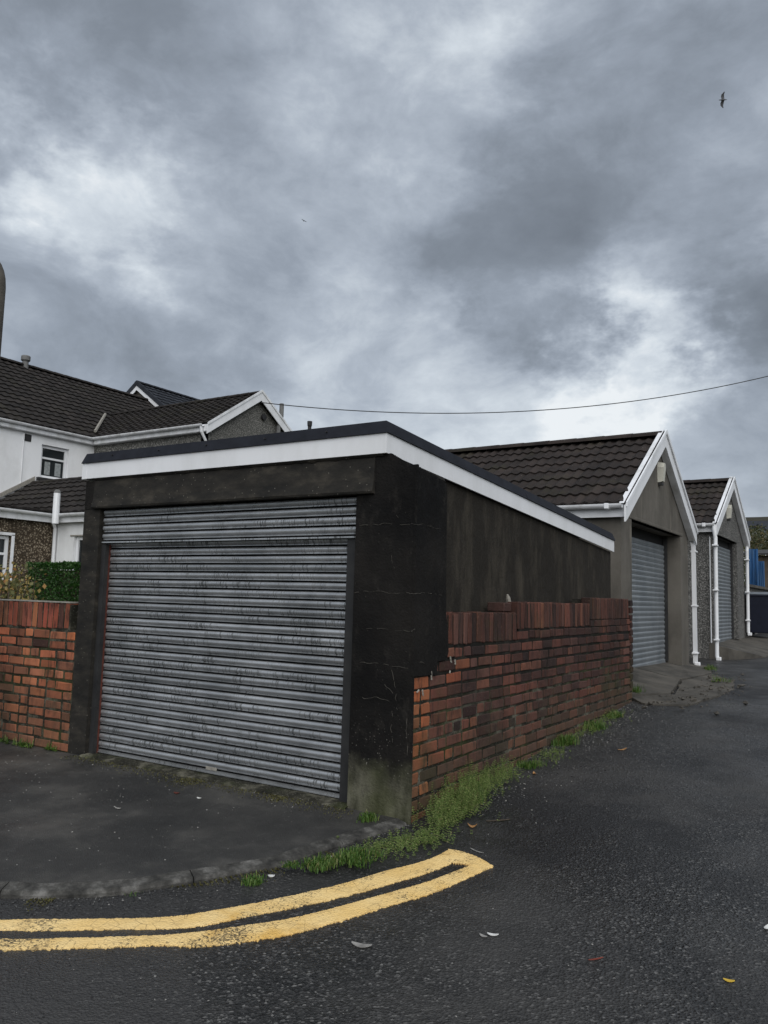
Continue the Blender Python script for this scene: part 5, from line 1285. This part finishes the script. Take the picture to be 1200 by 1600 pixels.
for (px, D, r_, lab) in [((1182, 852), 60, 2.4, 'autumn bush in front of the hillside houses'), ((1198, 858), 55, 2.2, 'autumn bush at the right photo edge above the shed'), ((1168, 856), 65, 2.2, 'autumn bush just right of the far gable'),
                        ((1188, 836), 190, 2.6, 'dark tree on the hillside above the cream house')]:
    c = oD(px, D); zg = ground_z(c.x, c.y); t = thing('tree', lab, 'tree', (c.x, c.y, zg), 'trees on the hillside')
    bm = B(); tube(bm, [(c.x, c.y, zg-.3), (c.x+.1, c.y, lerp(zg, c.z, .5)), (c.x, c.y, c.z)], [.2, .14, .06], 6); 
    for k in range(5): tube(bm, [(c.x, c.y, lerp(zg, c.z, .6)), Vector((c.x, c.y, c.z-r_*.2))+rv(rp)*r_*.6], [.08, .03], 5)
    obj('trunk', bm, 'wood', t); bm = B()
    cl = [Vector((c.x, c.y, c.z-r_*.35))+rv(rp)*r_*.75 for _ in range(16)]
    for _ in range(2600):
        k = rp.choice(cl); leaf_quad(bm, k+rv(rp)*r_*.42*rp.random()**.4, rv(rp), r_*.055, r_*.09)
    obj('crown', bm, 'tree', t)

# ------------------------------------------------------------------ lamp column at the left edge, wire, gulls
Yp = 4.0; rgt = oY((9, 440), Yp); topz = oY((4, 378), Yp).z; rr_ = .105; cx = rgt.x-rr_/.56
lp = thing('lamp_column', 'grey brown concrete lamp column with rounded top at the left photo edge', 'lamp post', (cx, Yp, pav_z(cx, Yp)))
bm = B(); P = [(cx, Yp, .1), (cx, Yp, 1.5), (cx, Yp, topz-.40)]; rad = [rr_*1.02, rr_*1.01, rr_]
for k in range(1, 8):
    a = k/7*math.pi*.5; P.append((cx-.30*(1-math.cos(a)), Yp, topz-.40+.31*math.sin(a))); rad.append(rr_*(1-.03*k))
P.append((cx-.9, Yp, topz-.09)); rad.append(.07); tube(bm, P, rad, 14); obj('column', bm, 'slabc', lp, smooth=True)
bm = B(); box(bm, (cx-1.35, Yp-.12, topz-.20), (cx-.85, Yp+.12, topz-.05)); bev(bm, .03, 2); ln = obj('lantern', bm, 'lid', lp)
bm = B(); box(bm, (cx-1.3, Yp-.09, topz-.24), (cx-.92, Yp+.09, topz-.201)); bev(bm, .015); obj('diffuser', bm, 'bone', ln)
A_ = oX((408, 629), XGW+.2); B_ = oD((1320, 555), 30)
bm = B(); P = []
for i in range(41):
    t = i/40; p = A_.lerp(B_, t); p.z -= 2.05*4*t*(1-t)*.53; P.append(p)
tube(bm, P, .016, 5); obj('overhead_wire', bm, 'iron', None, 'thin overhead cable running from the rear wing across the sky', 'cable', at=tuple(A_))
def gull(px, D, span, bank, head, lab):
    c = oD(px, D); t_ = Matrix.Translation(c) @ Matrix.Rotation(head, 4, 'Z') @ Matrix.Rotation(bank, 4, 'Y'); bm = B(); k = span
    # body loft with wings grown from its flanks
    prof = [(-.26, .006), (-.18, .022), (-.06, .050), (.06, .055), (.16, .036), (.21, .030), (.25, .024), (.30, .005)]; rings = []
    for y, r in prof: rings.append([bm.verts.new((r*k*math.cos(a*math.pi/4), y*k, r*k*math.sin(a*math.pi/4))) for a in range(8)])
    for a, b in zip(rings, rings[1:]):
        for q in range(8): bm.faces.new((a[q], a[(q+1) % 8], b[(q+1) % 8], b[q]))
    bm.faces.new(rings[0]); bm.faces.new(rings[-1][::-1])
    for s in (-1, 1):
        W = [(.02, .10, -.08, .0), (.20, .15, -.06, .06), (.34, .13, -.04, .055), (.50, -.02, -.07, .02)]; G = []
        for x, f, b, z in W: G.append([bm.verts.new((s*x*k, f*k, z*k+.006*k)), bm.verts.new((s*x*k, b*k, z*k)), bm.verts.new((s*x*k, (f+b)/2*k, z*k-.008*k))])
        for a, b in zip(G, G[1:]):
            for q in range(3): bm.faces.new((a[q], a[(q+1) % 3], b[(q+1) % 3], b[q]))
        bm.faces.new(G[0]); bm.faces.new(G[-1])
    bmesh.ops.transform(bm, matrix=t_, verts=bm.verts)
    obj('gull', bm, 'feather', None, lab, 'bird', 'gulls in the sky', at=tuple(c))
gull((1130, 156), 62, 1.15, R(68), R(115), 'gull banking in the upper right sky')
gull((475, 345), 150, 1.1, R(15), R(60), 'distant speck of a gull at the middle left of the sky')
